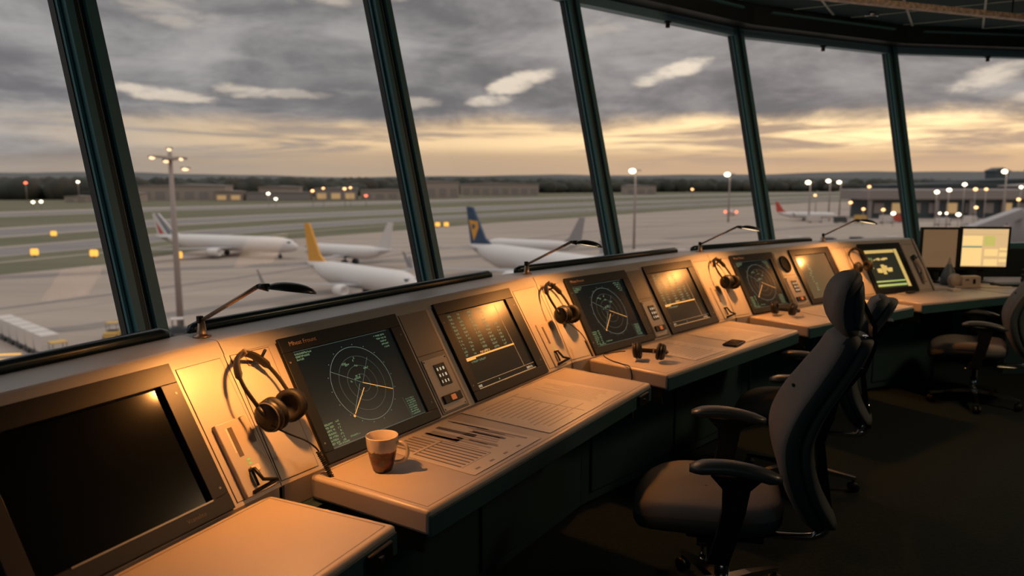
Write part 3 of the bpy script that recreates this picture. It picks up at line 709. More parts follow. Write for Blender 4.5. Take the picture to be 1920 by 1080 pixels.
M['scr_y']=mat('office_screen',(.3,.2,.1),.4,emit=(.75,.50,.24),es=.9)
M['scr_1']=mat('office_pale',(.3,.2,.1),.4,emit=(.82,.56,.22),es=1.15)
M['scr_g']=mat('office_green',(.3,.3,.1),.4,emit=(.58,.52,.14),es=.9)
M['scr_t']=mat('office_teal',(.1,.3,.2),.4,emit=(.10,.30,.20),es=.8)
M['scr_o']=mat('office_line',(.3,.2,.1),.4,emit=(.45,.28,.12),es=.8)
M['scr_b']=mat('office_brown',(.10,.07,.045),.4,emit=(.22,.13,.065),es=.6,noise=((.15,.11,.07),6,.3,.7))
office(3.80,6.62,-4,.335,.385,1.055,'dim brown office monitor beside the last console','scr_b')
office(4.20,6.62,-6,.425,.385,1.06,'bright yellow office monitor with block layout','scr_y')
# things on the flat desk
e=empty('tape_dispenser',T(3.83,6.27,.7585)@Rz(8),'beige tape dispenser standing in front of the bright office monitor','dispenser')
b=MB().m('beige'); b.lathe([(.001,-.025),(.05,-.025),(.055,-.015),(.055,.015),(.05,.025),(.001,.025)],28,T(-.09,0,.065)@Rx(90)); b.box(-.05,.13,-.04,.04,.01,.10,.014); b.box(-.12,.13,-.045,.045,.0,.02,.006); b.build('body',e)
b=MB().m('black'); b.box(.05,.075,-.0425,-.039,.035,.075,.001); b.box(-.02,.01,-.0425,-.039,.065,.075,.001); b.build('slot',e)
e=empty('glue_bottle',T(3.80,6.45,.7585),'grey cone shaped bottle with orange tip behind the tape dispenser','bottle')
b=MB().m('greypl'); b.lathe([(.001,0),(.06,0),(.06,.08),(.045,.12),(.018,.18)],24); b.build('bottle_body',e)
b=MB().m('beige'); b.lathe([(.018,.18),(.012,.20),(.006,.235),(.001,.24)],16); b.build('tip',e)
e=empty('keyboard',T(4.35,6.38,.7585)@Rz(4),'dark keyboard in front of the bright office monitor','keyboard')
b=MB().m('black'); b.box(-.19,.19,-.07,.07,0,.018,.004); b.build('case',e)
b=MB().m('greypl')
for i in range(14):
    for j in range(4): b.box(-.18+i*.0258,-.158+i*.0258,-.06+j*.031,-.036+j*.031,.018,.024,.001)
b.build('keys',e)
e=empty('desk_telephone',T(4.62,6.5,.7585)@Rz(-10),'dark telephone at the right edge beside the bright monitor','telephone')
b=MB().m('rubber'); b.prism([(-.1,-.1),(.1,-.1),(.1,.1),(-.1,.1)],0,.04,.01); b.box(-.1,.1,.0,.1,.04,.075,.01); b.build('body',e)
b=MB().m('rubber'); b.tube(catmull([(-.13,-.02,.10),(-.08,.0,.125),(.0,.01,.135),(.08,.0,.125),(.13,-.02,.10)],5),[.026]*3+[.018]*15+[.026]*3,12); b.build('handset',e)
for (x,y,rz,lab) in ((3.56,6.28,12,'white sheet left of the tape dispenser'),(4.12,6.30,-5,'white sheet right of the tape dispenser'),(4.55,6.22,3,'pale folder near the front of the flat desk')):
    b=MB().m('paper'); b.box(-.13,.13,-.06,.06,0,.006,.001); o=b.build('paper_sheet',None,T(x,y,.7585)@Rz(rz)); tag(o,lab,'paper')
b=MB().m('paper'); b.box(-.04,.04,-.03,.03,0,.022,.003); o=b.build('note_block',None,T(3.62,6.05,.7585)@Rz(15)); tag(o,'small block of pale notes at the left of the flat desk','notes')
# ------------------------------------------------------------------ chairs
def rrect(w,t,n=20,p=3.2):
    out=[]
    for i in range(n):
        a=2*PI*i/n; c_,s_=math.cos(a),math.sin(a)
        out.append((abs(c_)**(2/p)*math.copysign(1,c_)*t, abs(s_)**(2/p)*math.copysign(1,s_)*w))
    return out
def chair(mtx,label,headrest=True,spin=0):
    e=empty('office_chair',mtx,label,'chair','high backed swivel chairs at the consoles')
    # seat cushion (x = forward)
    b=MB().m('fabric'); rings=[]
    N=44
    def sring(sc,z,dx=0,dy=0):
        r=[]
        for i in range(N):
            a=2*PI*i/N; c_,s_=math.cos(a),math.sin(a); p=3.0 if c_>0 else 4.0
            x=abs(c_)**(2/p)*math.copysign(1,c_)*.272*sc; y=abs(s_)**(2/p)*math.copysign(1,s_)*(.245)*sc
            zz=z-(.035*max(0,x/.25)**3 if x>0 else 0)+.012*(y/.25)**2+(.015*(x/.25)**2 if x<0 else 0)
            r.append((x+.070+dx,y,zz))
        return r
    rings=[sring(.90,.395),sring(.965,.405),sring(.995,.425),sring(1.0,.455)]
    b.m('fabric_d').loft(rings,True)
    b.m('fabric'); b.loft([sring(1.0,.455),sring(1.006,.462),sring(.99,.482),sring(.95,.498),sring(.85,.507),sring(.6,.508),sring(.3,.503),sring(.02,.50)],False)
    b.build('seat',e)
    # backrest
    prof=[(-.285,.43,.16),(-.255,.49,.20),(-.215,.57,.222),(-.185,.67,.228),(-.180,.76,.222),(-.215,.86,.208),(-.275,.96,.185),(-.325,1.04,.160),(-.350,1.09,.145),(-.362,1.125,.11)]
    P_=catmull([(a,b_,c_) for a,b_,c_ in prof],4); rings=[];rings2=[]
    nn=len(P_)
    for i,(f,z,w) in enumerate(P_):
        tk=.045*min(1,(i+1.2)/4,(nn-i+.2)/4)+.004
        s_=rrect(w,tk,36); r=[];
        for (tx,y) in s_:
            r.append((f-.03+tx+.012*(y/.24)**2*1., y, z))
        rings.append(r)
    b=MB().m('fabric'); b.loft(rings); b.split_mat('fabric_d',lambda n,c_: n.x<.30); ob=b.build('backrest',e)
    rings=[]
    for i,(f,z,w) in enumerate(P_):
        if i<2 or i>nn-3: continue
        s_=rrect(w*.97,.030,36); rings.append([(f-.082+tx+.012*(y/.24)**2,y,z-.005) for tx,y in s_])
    b=MB().m('fabric_d'); b.loft(rings); b.build('back_shell',e)
    b=MB().m('groove'); b.ell((-.222,.0,.915),.006,.014,.006,10); b.build('tuft_button',e)
    # rear frame
    b=MB().m('chrome'); b.tube(catmull([(-.02,.0,.33),(-.20,.0,.33),(-.33,0,.345),(-.37,0,.40),(-.355,0,.52)],6),.014,10); b.tube([(-.10,.05,.345),(-.31,.05,.36),(-.34,.05,.42)],.008,8); b.build('back_bracket',e)
    b=MB().m('black'); b.box(-.14,.14,-.10,.10,.33,.385,.01); b.box(-.03,.10,.10,.20,.35,.365,.004); b.build('mechanism',e)
    b=MB().m('chrome'); b.tube([(.08,.10,.345),(.08,.24,.335)],.006,8); b.ell((.08,.25,.335),.014,.02,.01,12); b.build('lever',e)
    if headrest:
        # headrest: crescent in profile, swept sideways
        rings=[]; W=.145
        for j in range(17):
            t=-1+2*j/16; y=W*t*1.; sc=max((1-abs(t)**2.6)**.5,.05)
            r=[]
            for i in range(24):
                a=2*PI*i/24; px=abs(math.cos(a))**.8*math.copysign(1,math.cos(a))*.050; pz=math.sin(a)*.118*(.45+.55*sc)
                bend=.034*(1-(pz/.118)**2)
                r.append((-.385+px*sc+bend-.02+.022*t*t, y, 1.222+pz))
            rings.append(r)
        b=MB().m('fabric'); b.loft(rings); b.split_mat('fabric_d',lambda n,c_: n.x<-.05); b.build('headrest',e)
        b=MB().m('fabric_d'); b.loft([[(-.428+.012*math.cos(a)+.03*t*t, .12*t, 1.22+.09*math.sin(a)*(1-.3*t*t)) for a in [2*PI*i/16 for i in range(16)]] for t in [-1+.25*q for q in range(9)]]); b.build('headrest_shell',e)
        b=MB().m('black'); b.loft([[(x+.008*u,.032*v,z) for u,v in ((-1,-1),(1,-1),(1,1),(-1,1))] for x,z in ((-.425,1.25),(-.450,1.20),(-.475,1.15),(-.48,1.08),(-.45,.98))],True,False); b.build('headrest_stem',e)
        b=MB().m('chrome'); b.box(-.465,-.445,-.02,.02,1.06,1.11,.004); b.build('stem_clamp',e)
    b=MB().m('black'); b.loft([[(x+.014*u,.05*v,z) for u,v in ((-1,-1),(1,-1),(1,1),(-1,1))] for x,z in ((-.37,.40),(-.345,.55),(-.32,.72),(-.36,.88),(-.44,1.0))],True,False); b.build('spine',e)
    for s in (-1,1):
        # armrest
        b=MB().m('black'); y=s*.315
        b.loft([[(x+u*wx,y+v*.022,z) for u,v in ((-1,-1),(1,-1),(1,1),(-1,1))] for x,z,wx in ((.03,.36,.035),(.005,.45,.035),(-.015,.55,.038),(-.02,.63,.045),(-.02,.672,.085))],True,False)
        b.loft([[(.03+.035*u,y2,.36+.014*v) for u,v in ((-1,-1),(1,-1),(1,1),(-1,1))] for y2 in (s*.10,y)],True,False)
        ar=b.build('armrest',e)
        rings=[]
        for j in range(15):
            t=j/14; x=.135-.30*t; sc=min(1,(j+.6)/2.5,(14-j+.6)/2.5)**.5; z=.690+.018*math.sin(PI*min(1,t*1.1))-.012*t
            rings.append([(x,y+u*.045*sc*(1-.15*t),z-.004+v*.022*sc) for v,u in [(abs(math.sin(a))**.7*math.copysign(1,math.sin(a)),math.cos(a)) for a in [2*PI*i/16 for i in range(16)]]])
        b=MB().m('armpad'); b.loft(rings); b.build('arm_pad',ar)
    b=MB().m('chrome'); b.lathe([(.001,.10),(.028,.10),(.028,.22),(.018,.22),(.018,.34),(.001,.34)],20); b.build('gas_column',e)
    for q in range(5):
        a=R(spin+72*q); d=Vector((math.cos(a),math.sin(a),0))
        b=MB().m('chrome'); n=Vector((-d.y,d.x,0)); b.loft([[Vector((0,0,z))+d*r+n*w*u+Vector((0,0,h*v)) for u,v in ((-1,-1),(1,-1),(1,1),(-1,1))] for r,z,w,h in ((.02,.115,.022,.018),(.15,.105,.018,.013),(.30,.082,.012,.009),(.325,.078,.010,.008))],True,False)
        lg=b.build('leg',e)
        b=MB().m('black'); c_=d*.315
        for s in (-1,1): b.lathe([(.001,-.009),(.025,-.009),(.028,-.005),(.028,.005),(.025,.009),(.001,.009)],18,T(c_.x,c_.y,.0285)@Rz(spin+72*q+20)@T(0,s*.014,0)@Rx(90))
        b.tube([(c_.x,c_.y,.035),(c_.x,c_.y,.075)],.008,8); b.build('caster',lg)
    return e
chair(T(.81,2.70,0)@Rz(166),'large grey swivel chair with headrest in the foreground',True,10)
chair(T(1.55,3.92,0)@Rz(156)@Matrix.Scale(.95,4),'grey swivel chair hidden behind the foreground chair, without headrest',False,-32)
chair(T(3.46,5.44,0)@Rz(152)@Matrix.Scale(.93,4),'grey swivel chair at the right edge below the flat desk',False,20)
# ------------------------------------------------------------------ ceiling fittings
e=empty('light_trough',T(2.2,5.55,2.95)@Rz(20),'long textured metal trough hanging below the dark ceiling','trough')
b=MB().m('brass'); b.box(-.3,5.0,-.035,.035,-.02,.02,.006); b.build('channel',e)
for x in (.4,1.9,3.4,4.6):
    b=MB().m('black'); b.tube([(x,0,.02),(x,0,.165)],.006,8); b.build('hanger',e)
e=empty('ceiling_sprinkler',T(3.16,6.83,3.112),'small metal twin fitting on the dark ceiling','fitting')
b=MB().m('chrome'); b.lathe([(.001,0),(.025,0),(.022,-.012),(.001,-.014)],16); b.tube([(-.05,0,-.018),(.05,0,-.018)],.007,8); b.ell((-.05,0,-.02),.014,.014,.01,10); b.ell((.05,0,-.02),.014,.014,.01,10); b.build('twin_head',e)
# ------------------------------------------------------------------ tower below the cab, ground outside
GZ=-20.
def gp(name,pts,mk,dz,lab=None,cat=None):
    b=MB().m(mk); b.quad([(x,y,GZ+dz) for x,y in pts]); o=b.build(name); 
    tag(o,kind='structure'); return o
b=MB().m('bldg2'); b.prism([(-1.6,.6),(-.6,2.6),(1,4.6),(3.5,6.6),(7,7),(9,5),(8.5,0),(4,-2.4),(0,-2.2)],GZ,-.06); tag(b.build('tower_shaft'),kind='structure')
gp('ground',[(-3500,-300),(4500,-300),(4500,5200),(-3500,5200)],'grass',0)
d0=dirv(58.); 
# apron polygon: everything right of its edge
ap=[(-135,120),(-119,173),(-107,195),(-98,240),(-84,283),(-69,303),(-43,341),(-8,395),(46,459),(113,549),(205,655),(330,800),(900,900),(900,-200),(-135,-200)]
b=MB().m('apronc'); b.prism(ap,GZ-.5,GZ+.05); tag(b.build('ground_apron'),kind='structure')
def strip2(name,line_,w0,w1,mk,dz):
    # band running beside a poly-line: offset to the left by w0..w1 metres
    pts=[Vector(p) for p in line_]; A=[];B=[]
    for i,p_ in enumerate(pts):
        t=(pts[min(i+1,len(pts)-1)]-pts[max(i-1,0)]).normalized(); n=Vector((-t.y,t.x)); A.append(p_+n*w0(i) if callable(w0) else p_+n*w0); B.append(p_+n*w1(i) if callable(w1) else p_+n*w1)
    b=MB().m(mk)
    for i in range(len(pts)-1): b.quad([(*A[i],GZ+dz),(*A[i+1],GZ+dz),(*B[i+1],GZ+dz),(*B[i],GZ+dz)])
    tag(b.build(name),kind='structure')
edge=[(-150,90),(-119,173),(-96,225),(-69,303),(-22,384),(46,459),(113,549),(205,655),(420,860),(900,1250)]
strip2('ground_marking',edge,26,29,'taxil',.06)
strip2('ground_taxiway',edge,46,72,'taxi',.06)
strip2('ground_taxiway',edge,43,46,'taxil',.07); strip2('ground_taxiway',edge,72,78,'taxil',.07)
strip2('ground_taxiway',edge,125,165,'taxi',.06)
strip2('ground_taxiway',edge,116,125,'taxil',.07); strip2('ground_taxiway',edge,165,178,'taxil',.07)
strip2('ground_runway',edge,300,345,'taxi',.06); strip2('ground_runway',edge,290,300,'taxil',.07); strip2('ground_runway',edge,345,375,'taxil',.07)
# dark tyre-worn lanes and joints on the apron
strip2('ground_marking',[(-150,60),(-92,117),(-62,165),(-28,230),(40,330),(150,450)],0,2.2,'patch',.07)
strip2('ground_marking',[(-150,50),(-88,108),(-55,160),(-20,226),(50,325),(160,440)],0,1.,'taxil',.08)
strip2('ground_marking',[(-140,150),(-80,182),(-20,205),(60,260)],0,8,'patch',.065)
strip2('ground_marking',[(-110,75),(-62,108),(-30,150),(30,215)],0,5,'patch',.065)
strip2('ground_marking',[(0,135),(60,210),(150,300),(300,380)],0,1.2,'taxil',.07)
strip2('ground_marking',[(60,280),(150,360),(330,470)],0,6,'patch',.065)
for (x,y) in ((-64,92),(-60.5,92.5),(-63,89)): 
    pass
# orange light streaks on the apron by the cart train, modelled as glowing bars
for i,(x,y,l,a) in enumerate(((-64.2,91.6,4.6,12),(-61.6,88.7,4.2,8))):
    b=MB().m('glow_a'); b.box(-l/2,l/2,-.16,.16,0,.08,.02); o=b.build('apron_light_streak',None,T(x,y,GZ+.06)@Rz(a)); tag(o,('longer' if i==0 else 'shorter')+' orange streak of light on the apron beside the container carts','light streak')
# ------------------------------------------------------------------ aircraft
def aircraft(mtx,label,L=37.,r=1.95,fin='navy',body='white_p',fin_h=6.0,emblem=None,winglet=True,belly='grey_p',engines=True,group='parked aircraft'):
    e=empty('airliner',mtx,label,'aircraft',group)
    # x forward from tail (0) to nose (L); z=0 ground
    zc=r+1.35
    b=MB().m(body); st=[(0,.10,.62),(.03,.22,.55),(.08,.42,.40),(.16,.72,.18),(.25,.95,.03),(.33,1,0),(.6,1,0),(.86,1,0),(.91,.93,-.03),(.95,.78,-.08),(.98,.52,-.18),(1,.12,-.26)]
    rings=[]
    for u,s,dz in st: rings.append([(u*L, r*s*math.cos(a), zc+dz*r+r*s*math.sin(a)) for a in [2*PI*i/20 for i in range(20)]])
    b.loft(rings); f=b.build('fuselage',e)
    b=MB().m('dark_v'); b.box(L*.945,L*.965,-r*.62,r*.62,zc+r*.30,zc+r*.48); b.build('cockpit_windows',f)
    for s in (-1,1):
        b=MB().m('grey_p'); y0=s*r*.8; tip=s*L*.47
        def sec(x,y,z,c): return [(x+c*.5,y,z),(x+c*.15,y,z+c*.055),(x-c*.5,y,z),(x+c*.15,y,z-c*.04)]
        rr=[sec(L*.53,y0,zc-r*.55,L*.17),sec(L*.47,s*L*.17,zc-r*.45,L*.10),sec(L*.36,tip,zc-r*.1,L*.045)]
        if winglet: rr.append(sec(L*.33,tip+s*L*.012,zc+r*1.0,L*.022))
        b.loft(rr,True,False); b.build('wing',e)
        b=MB().m('grey_p'); b.loft([sec(L*.085,s*r*.3,zc+r*.45,L*.085),sec(L*.03,s*L*.165,zc+r*.62,L*.04)],True,False); b.build('stabilizer',e)
        if engines:
            b=MB().m('white_p' if body=='white_p' else body); b.lathe([(.4,-1.9),(.75,-1.6),(.95,-.6),(1.0,.6),(.88,1.4),(.70,1.35),(.3,.8)],20,T(L*.57,s*L*.155,zc-r*.85)@Ry(90)@Matrix.Diagonal((r*.52,r*.52,L/37,1)),True); b.build('engine',e)
        b=MB().m('dark_v'); b.lathe([(.001,-.4),(.6,-.4),(.6,.4),(.001,.4)],16,T(L*.47,s*r*1.2,.6)@Rx(90)); b.tube([(L*.47,s*r*1.2,.6),(L*.47,s*r*.9,zc-r*.6)],.16,8); b.build('main_gear',e)
    b=MB().m('dark_v'); b.lathe([(.001,-.25),(.45,-.25),(.45,.25),(.001,.25)],16,T(L*.88,0,.45)@Rx(90)); b.tube([(L*.88,0,.45),(L*.88,0,zc-r*.6)],.13,8); b.build('nose_gear',e)
    zt=zc+r*.9; fp=[(L*.02,zt-r*.2),(-L*.015,zt+fin_h),(L*.035,zt+fin_h),(L*.135,zt+fin_h*.16),(L*.19,zt-r*.02)]
    b=MB().m(fin); b.prism([(x,z) for x,z in fp],-.16,.16,mtx=Matrix(((1,0,0,0),(0,0,1,0),(0,1,0,0),(0,0,0,1)))); fo=b.build('tail_fin',e)
    if emblem=='stripes':
        for s in (-1,1):
            b=MB()
            for (mk,u0,u1) in (('navy',.50,.62),('navy',.68,.74),('navy',.80,.84),('red_p',.08,.30)):
                b.m(mk); x_lo=lambda u:fp[0][0]+(fp[4][0]-fp[0][0]-.6)*u; x_hi=lambda u:fp[1][0]+(fp[2][0]-fp[1][0])*u
                z0=fp[0][1]+r*.25;z1=fp[1][1]-.05
                if mk=='red_p': z1=z0+(z1-z0)*.62; hi=[x_lo(u0)+(x_hi(u0)-x_lo(u0))*.55,x_lo(u0)+(x_hi(u0)-x_lo(u0))*.62+.1]
                else: hi=[x_hi(u0),x_hi(u1)]
                b.quad([(x_lo(u0),s*.175,z0),(x_lo(u1),s*.175,z0),(hi[1],s*.175,z1),(hi[0],s*.175,z1)])
            b.build('livery_stripes',fo)
    if emblem=='harp':
        for s in (-1,1):
            b=MB().m('yell'); x=L*.045;z=zt+fin_h*.42
            b.quad([(x-1.3,s*.175,z+1.1),(x+1.2,s*.175,z+1.0),(x+1.5,s*.175,z+.1),(x+.1,s*.175,z-2.0)]); b.m('navy'); b.quad([(x-.5,s*.18,z+.5),(x+.5,s*.18,z+.45),(x+.4,s*.18,z),(x-.2,s*.18,z-.3)]); b.build('tail_emblem',fo)
    return e
def place(tail,ang,z=GZ+.06,sc=1.): return T(tail[0],tail[1],z)@Rz(ang)@Matrix.Scale(sc,4)
aircraft(place((-108.3,227),-21,sc=1.18),'white airliner with blue and red striped tail behind the near mast',L=44,r=1.9,fin='white_p',emblem='stripes',fin_h=5.2,winglet=False)
aircraft(place((-10.2,178),-56,sc=1.58),'white airliner with dark blue tail and yellow emblem',L=34,r=1.75,fin='navy',emblem='harp',fin_h=5.2)
aircraft(place((-41.5,151),-44,sc=1.3),'grey airliner with an all yellow tail fin',L=27,r=1.7,fin='yell',body='white_p',fin_h=5.6)
aircraft(place((-30,186),150,sc=1.35),'pale regional jet seen between yellow and blue tails',L=22,r=1.3,fin='white_p',fin_h=4.6,winglet=False,engines=False)
aircraft(place((19.5,205),150,sc=1.3),'pale regional jet behind the head of the second arm lamp',L=24,r=1.3,fin='grey_p',fin_h=5.2,winglet=False,engines=False)
aircraft(place((149,424),-25,sc=1.0),'far white airliner with red tail beside the terminal',L=32,r=1.7,fin='red_p',fin_h=5.6)
e=aircraft(place((137,470),72,sc=.8),'small far aircraft seen from behind with two red lamps',L=18,r=1.5,fin='white_p',fin_h=4.,winglet=False)
for s in (-1,1):
    b=MB().m('glow_r'); b.ell((6.5,s*4.2,3.0),1.1,1.1,1.1,12); b.build('red_lamp',e)
# ------------------------------------------------------------------ floodlight masts
def mast(x,y,top,label,r=.4,heads=3,lit='glow_w',sz=1.,big=False):
    e=empty('floodlight_mast',T(x,y,GZ+.05),label,'mast','floodlight masts on the apron')
    H=top-GZ
    b=MB().m('pole'); b.tube([(0,0,0),(0,0,H*.5),(0,0,H)],[r,r*.8,r*.55],12); b.build('pole',e)
    if big:
        b=MB().m('pole'); b.tube([(-2.6,0,H-.6),(2.4,0,H-.9)],.16,8); b.tube([(0,-1.5,H-1),(0,1.5,H-1)],.16,8); b.lathe([(.3,H-1.2),(1.0,H-1.1),(1.0,H-.8),(.3,H-.7)],16); b.build('cross_arm',e)
        for (dx,dz,s_) in ((-2.5,-.8,.42),(-.5,-1.3,.45),(2.1,-2.4,.5),(1.6,-1.0,.28),(0,.35,.28)):
            b=MB().m('pole'); b.box(dx-s_-.1,dx+s_+.1,-.3,.3,H+dz+.05,H+dz+.3,.05); hd=b.build('lamp_head',e)
            b=MB().m('glow_o2'); b.ell((dx,-.1,H+dz),s_,.3,.22,12); b.build('lamp_glass',hd)
    else:
        b=MB().m('pole'); b.tube([(-sz*1.2,0,H-.3),(sz*1.2,0,H-.3)],.12*sz,6); b.build('cross_arm',e)
        b=MB().m(lit); b.ell((-sz*.7,-.3,H-.3-sz*.15),sz*.72,sz*.4,sz*.48,14); b.build('lamp_head',e)
    return e
M['glow_o2']=mat('flood_amber',(1,.7,.4),.5,emit=(1,.60,.32),es=2.2)
mast(-48.3,107,5.7,'tall near floodlight mast with a crown of warm lamps before the striped tail',.5,big=True)
mast(38.6,236,5.3,'mast with one bright lamp seen through the third full window',.42,sz=1.5)
mast(115.5,400,5.8,'mast with a bright lamp just left of the fourth mullion',.5,lit='glow_w',sz=2.2)
mast(158.4,400,1.6,'leftmost of three low warm masts beside the far red tailed airliner',.5,lit='glow_w',sz=2.)
mast(190,450,2.4,'middle one of three low masts beside the far red tailed airliner',.5,lit='glow_w',sz=2.)
mast(209.5,480,1.6,'rightmost of three low masts beside the far red tailed airliner',.5,lit='glow_w',sz=2.)
mast(196.5,300,6.,'tall mast with a bright lamp at the right edge above the jet bridge',.42,sz=1.6)
mast(178,440,-6,'lower mast with an orange lamp between the low trio and the terminal',.4,lit='glow_o',sz=1.2)
# ------------------------------------------------------------------ ground vehicles and carts
def cart(x,y,rz,label,s=1.,mk='white_v'):
    e=empty('container_cart',T(x,y,GZ+.05)@Rz(rz)@Matrix.Scale(s,4),label,'cart','train of white container carts')
    b=MB().m(mk); b.prism([(-1.1,0.5),(-.75,0),(1.1,0),(1.1,1.7),(-1.1,1.7)],-.8,.8,.05,mtx=T(0,0,.65)@Rx(90)); b.build('container',e)
    b=MB().m('dark_v'); b.box(-1.25,1.25,-.8,.8,.45,.62,.03); b.tube([(1.25,0,.5),(1.75,0,.5)],.06,6); b.build('chassis',e)
    for sx in (-.85,.85):
        for sy in (-.7,.7):
            b=MB().m('dark_v'); b.lathe([(.001,-.1),(.26,-.1),(.26,.1),(.001,.1)],12,T(sx,sy,.27)@Rx(90)); b.build('wheel',e)
    return e
names=['first','second','third','fourth','fifth','sixth']
cp=[(-57.6-2.55*i,90.6+2.3*i) for i in range(6)][::-1]
for i,(x,y) in enumerate(cp): cart(x,y,-41,['white container cart cut by the left picture edge, tail of the train','white container cart, second from the left picture edge','white container cart, third from the left picture edge','white container cart just behind the flatter grey topped one','white container cart above the orange light streaks','white container cart coupled directly behind the tractor'][i],1.28)
def tractor(x,y,rz,label,mk='white_v',s=1.,canopy='yel_v',group='ramp vehicles'):
    e=empty('baggage_tractor',T(x,y,GZ+.05)@Rz(rz)@Matrix.Scale(s,4),label,'tractor',group)
    b=MB().m(mk); b.box(-1.3,1.4,-.7,.7,.3,1.0,.08); b.build('body',e)
    b=MB().m('dark_v'); b.box(-.7,.35,-.62,.62,1.0,1.12,.02)
    for sx in (-.7,.35):
        for sy in (-.62,.58): b.box(sx,sx+.06,sy,sy+.05,1.1,2.0)
    b.build('cab_frame',e)
    b=MB().m(canopy); b.box(-.85,.55,-.7,.7,2.0,2.12,.03); b.build('canopy',e)
    for sx in (-.9,.95):
        for sy in (-.7,.7):
            b=MB().m('dark_v'); b.lathe([(.001,-.12),(.33,-.12),(.33,.12),(.001,.12)],14,T(sx,sy,.33)@Rx(90)); b.build('wheel',e)
tractor(-54.3,87.5,-41,'white baggage tractor with yellow canopy at the head of the carts',s=1.25)
tractor(-55.3,101.5,-80,'yellow forklift like tractor seen just left of the first mullion','yel_v',1.1)
tractor(-47.0,103.5,20,'dark tractor at the foot of the near mast','dark_v',1.2,'white_v')
for i,(x,y,mk,l) in enumerate(((-42.3,100.6,'white_v','left white crate trolley behind the arm of the first lamp'),(-38.8,101.8,'white_v','white crate trolley in the middle behind the arm of the first lamp'),(-35.3,103.2,'grey_p','grey crate trolley right behind the arm of the first lamp'))):
    cart(x,y,18,l,1.0,mk)
tractor(-31.5,104.5,10,'yellow tractor beside the crate trolleys','yel_v',1.)
def van(x,y,rz,label,mk='white_v',L=5.,h=2.4,group='ramp vehicles'):
    e=empty('service_truck',T(x,y,GZ+.05)@Rz(rz),label,'truck',group)
    b=MB().m(mk); b.prism([(-L/2,.45),(L/2-1.2,.45),(L/2-1.2,h),(-L/2,h)],-1,1,.06,mtx=Matrix(((1,0,0,0),(0,0,1,0),(0,1,0,0),(0,0,0,1)))); b.build('box_body',e)
    b=MB().m(mk); b.prism([(L/2-1.15,.45),(L/2,.45),(L/2,1.1),(L/2-.35,h*.8),(L/2-1.15,h*.8)],-.95,.95,.06,mtx=Matrix(((1,0,0,0),(0,0,1,0),(0,1,0,0),(0,0,0,1)))); b.build('cab',e)
    b=MB().m('dark_v'); b.box(L/2-.9,L/2-.3,-.97,.97,h*.5,h*.74,.02); b.build('side_window',e)
    for sx in (-L/2+.9,L/2-.8):
        for sy in (-.95,.95):
            b=MB().m('dark_v'); b.lathe([(.001,-.14),(.42,-.14),(.42,.14),(.001,.14)],14,T(sx,sy,.42)@Rx(90)); b.build('wheel',e)
V=[(36,202,10,'white truck just right of the third mullion','white_v',7,3.2),(46,206,5,'second white truck right of the third mullion','white_v',7,3),(50.5,200,20,'red service truck among the white trucks','red_p',4,2.8),(60,205,8,'white van beside the red truck','white_v',5,2.2),
(38,180,12,'long white vehicle in front of the white trucks','white_v',10,2.6),(52,182,6,'grey blue vehicle on the near apron','grey_p',12,2.8),(78,215,12,'dark truck above the third lamp arm','dark_v',9,4.2),(90,218,8,'grey trailer right of the dark truck','grey_p',8,3),
(100,262,6,'white van low behind the fourth window','white_v',6,2.3),(113,266,4,'dark car low behind the fourth window','dark_v',5,1.8),(124,268,4,'second dark car low behind the fourth window','dark_v',5,1.9),(137,268,4,'white car beside the fourth lamp head','white_v',5,1.9),(150,270,4,'pale van left of the fifth mullion','white_v',6,2.2),
(161,398,10,'catering truck under the far red tailed airliner','white_v',8,4),(172,392,10,'dark loader beside the far airliner','dark_v',7,3.4),(184,395,10,'orange loader at the nose of the far airliner','yel_v',7,4),(196,392,0,'white loader left of the terminal','white_v',7,4),(205,400,0,'red truck before the terminal','red_p',6,4),
(214,372,5,'white truck below the terminal roof','white_v',8,3.6),(228,372,5,'second white truck below the terminal roof','white_v',7,4.6),(242,370,5,'red truck right of the last mullion','red_p',6,3.6),(252,372,5,'grey truck by the jet bridge','grey_p',8,4)]
for (x,y,rz,l,mk,L,h) in V: van(x,y,rz,l,mk,L,h)
# apron signs and small amber lamps
for i,(px,py,l) in enumerate(((-137,213.5,'left amber marker board in the near left grass'),(-118,210,'right amber marker board in the near left grass'),(-178,290,'amber marker light beyond the left taxiway'),(-35,352,'left one of the twin amber signs in the grass'),(-31,353,'right one of the twin amber signs in the grass'),(53,450,'amber sign at the apron edge right of the blue tail'),(-92,205,'faint amber marker on the apron left of the first mullion'))):
    e=empty('marker_light',T(px,py,GZ),l,'marker light','amber marker lights'); b=MB().m('dark_v'); b.box(-.1,.1,-.1,.1,0,1.0); b.build('post',e)
    b=MB().m('glow_a'); b.box(-1.1,1.1,-.15,.15,.7,2.5,.3); b.build('lit_board',e)
# ------------------------------------------------------------------ buildings
def bld(name,x,y,rz,w,d,h,label,wall='bldg',lit=False,roof='bldg2',cat='building',group=None,z0=0):
    e=empty(name,T(x,y,GZ+z0)@Rz(rz),label,cat,group)
    b=MB().m(wall); b.box(-w/2,w/2,-d/2,d/2,0,h); b.build('walls',e)
    b=MB().m(roof); b.prism([(-w/2-.8,h),(w/2+.8,h),(w/2+.8,h+h*.06),(0,h+h*.16),(-w/2-.8,h+h*.06)],-d/2-.8,d/2+.8,mtx=Matrix(((1,0,0,0),(0,0,1,0),(0,1,0,0),(0,0,0,1)))); b.build('roof',e)
    b=MB().m('win_l' if lit else ('tree' if wall=='bldgd' else 'bldg2')); n=max(2,int(w/14))
    for i in range(n):
        c=-w/2+w*(i+.5)/n; b.box(c-w/n*.32,c+w/n*.32,-d/2-.3,-d/2,h*.12,h*.62)
    b.build('doors',e)
    return e
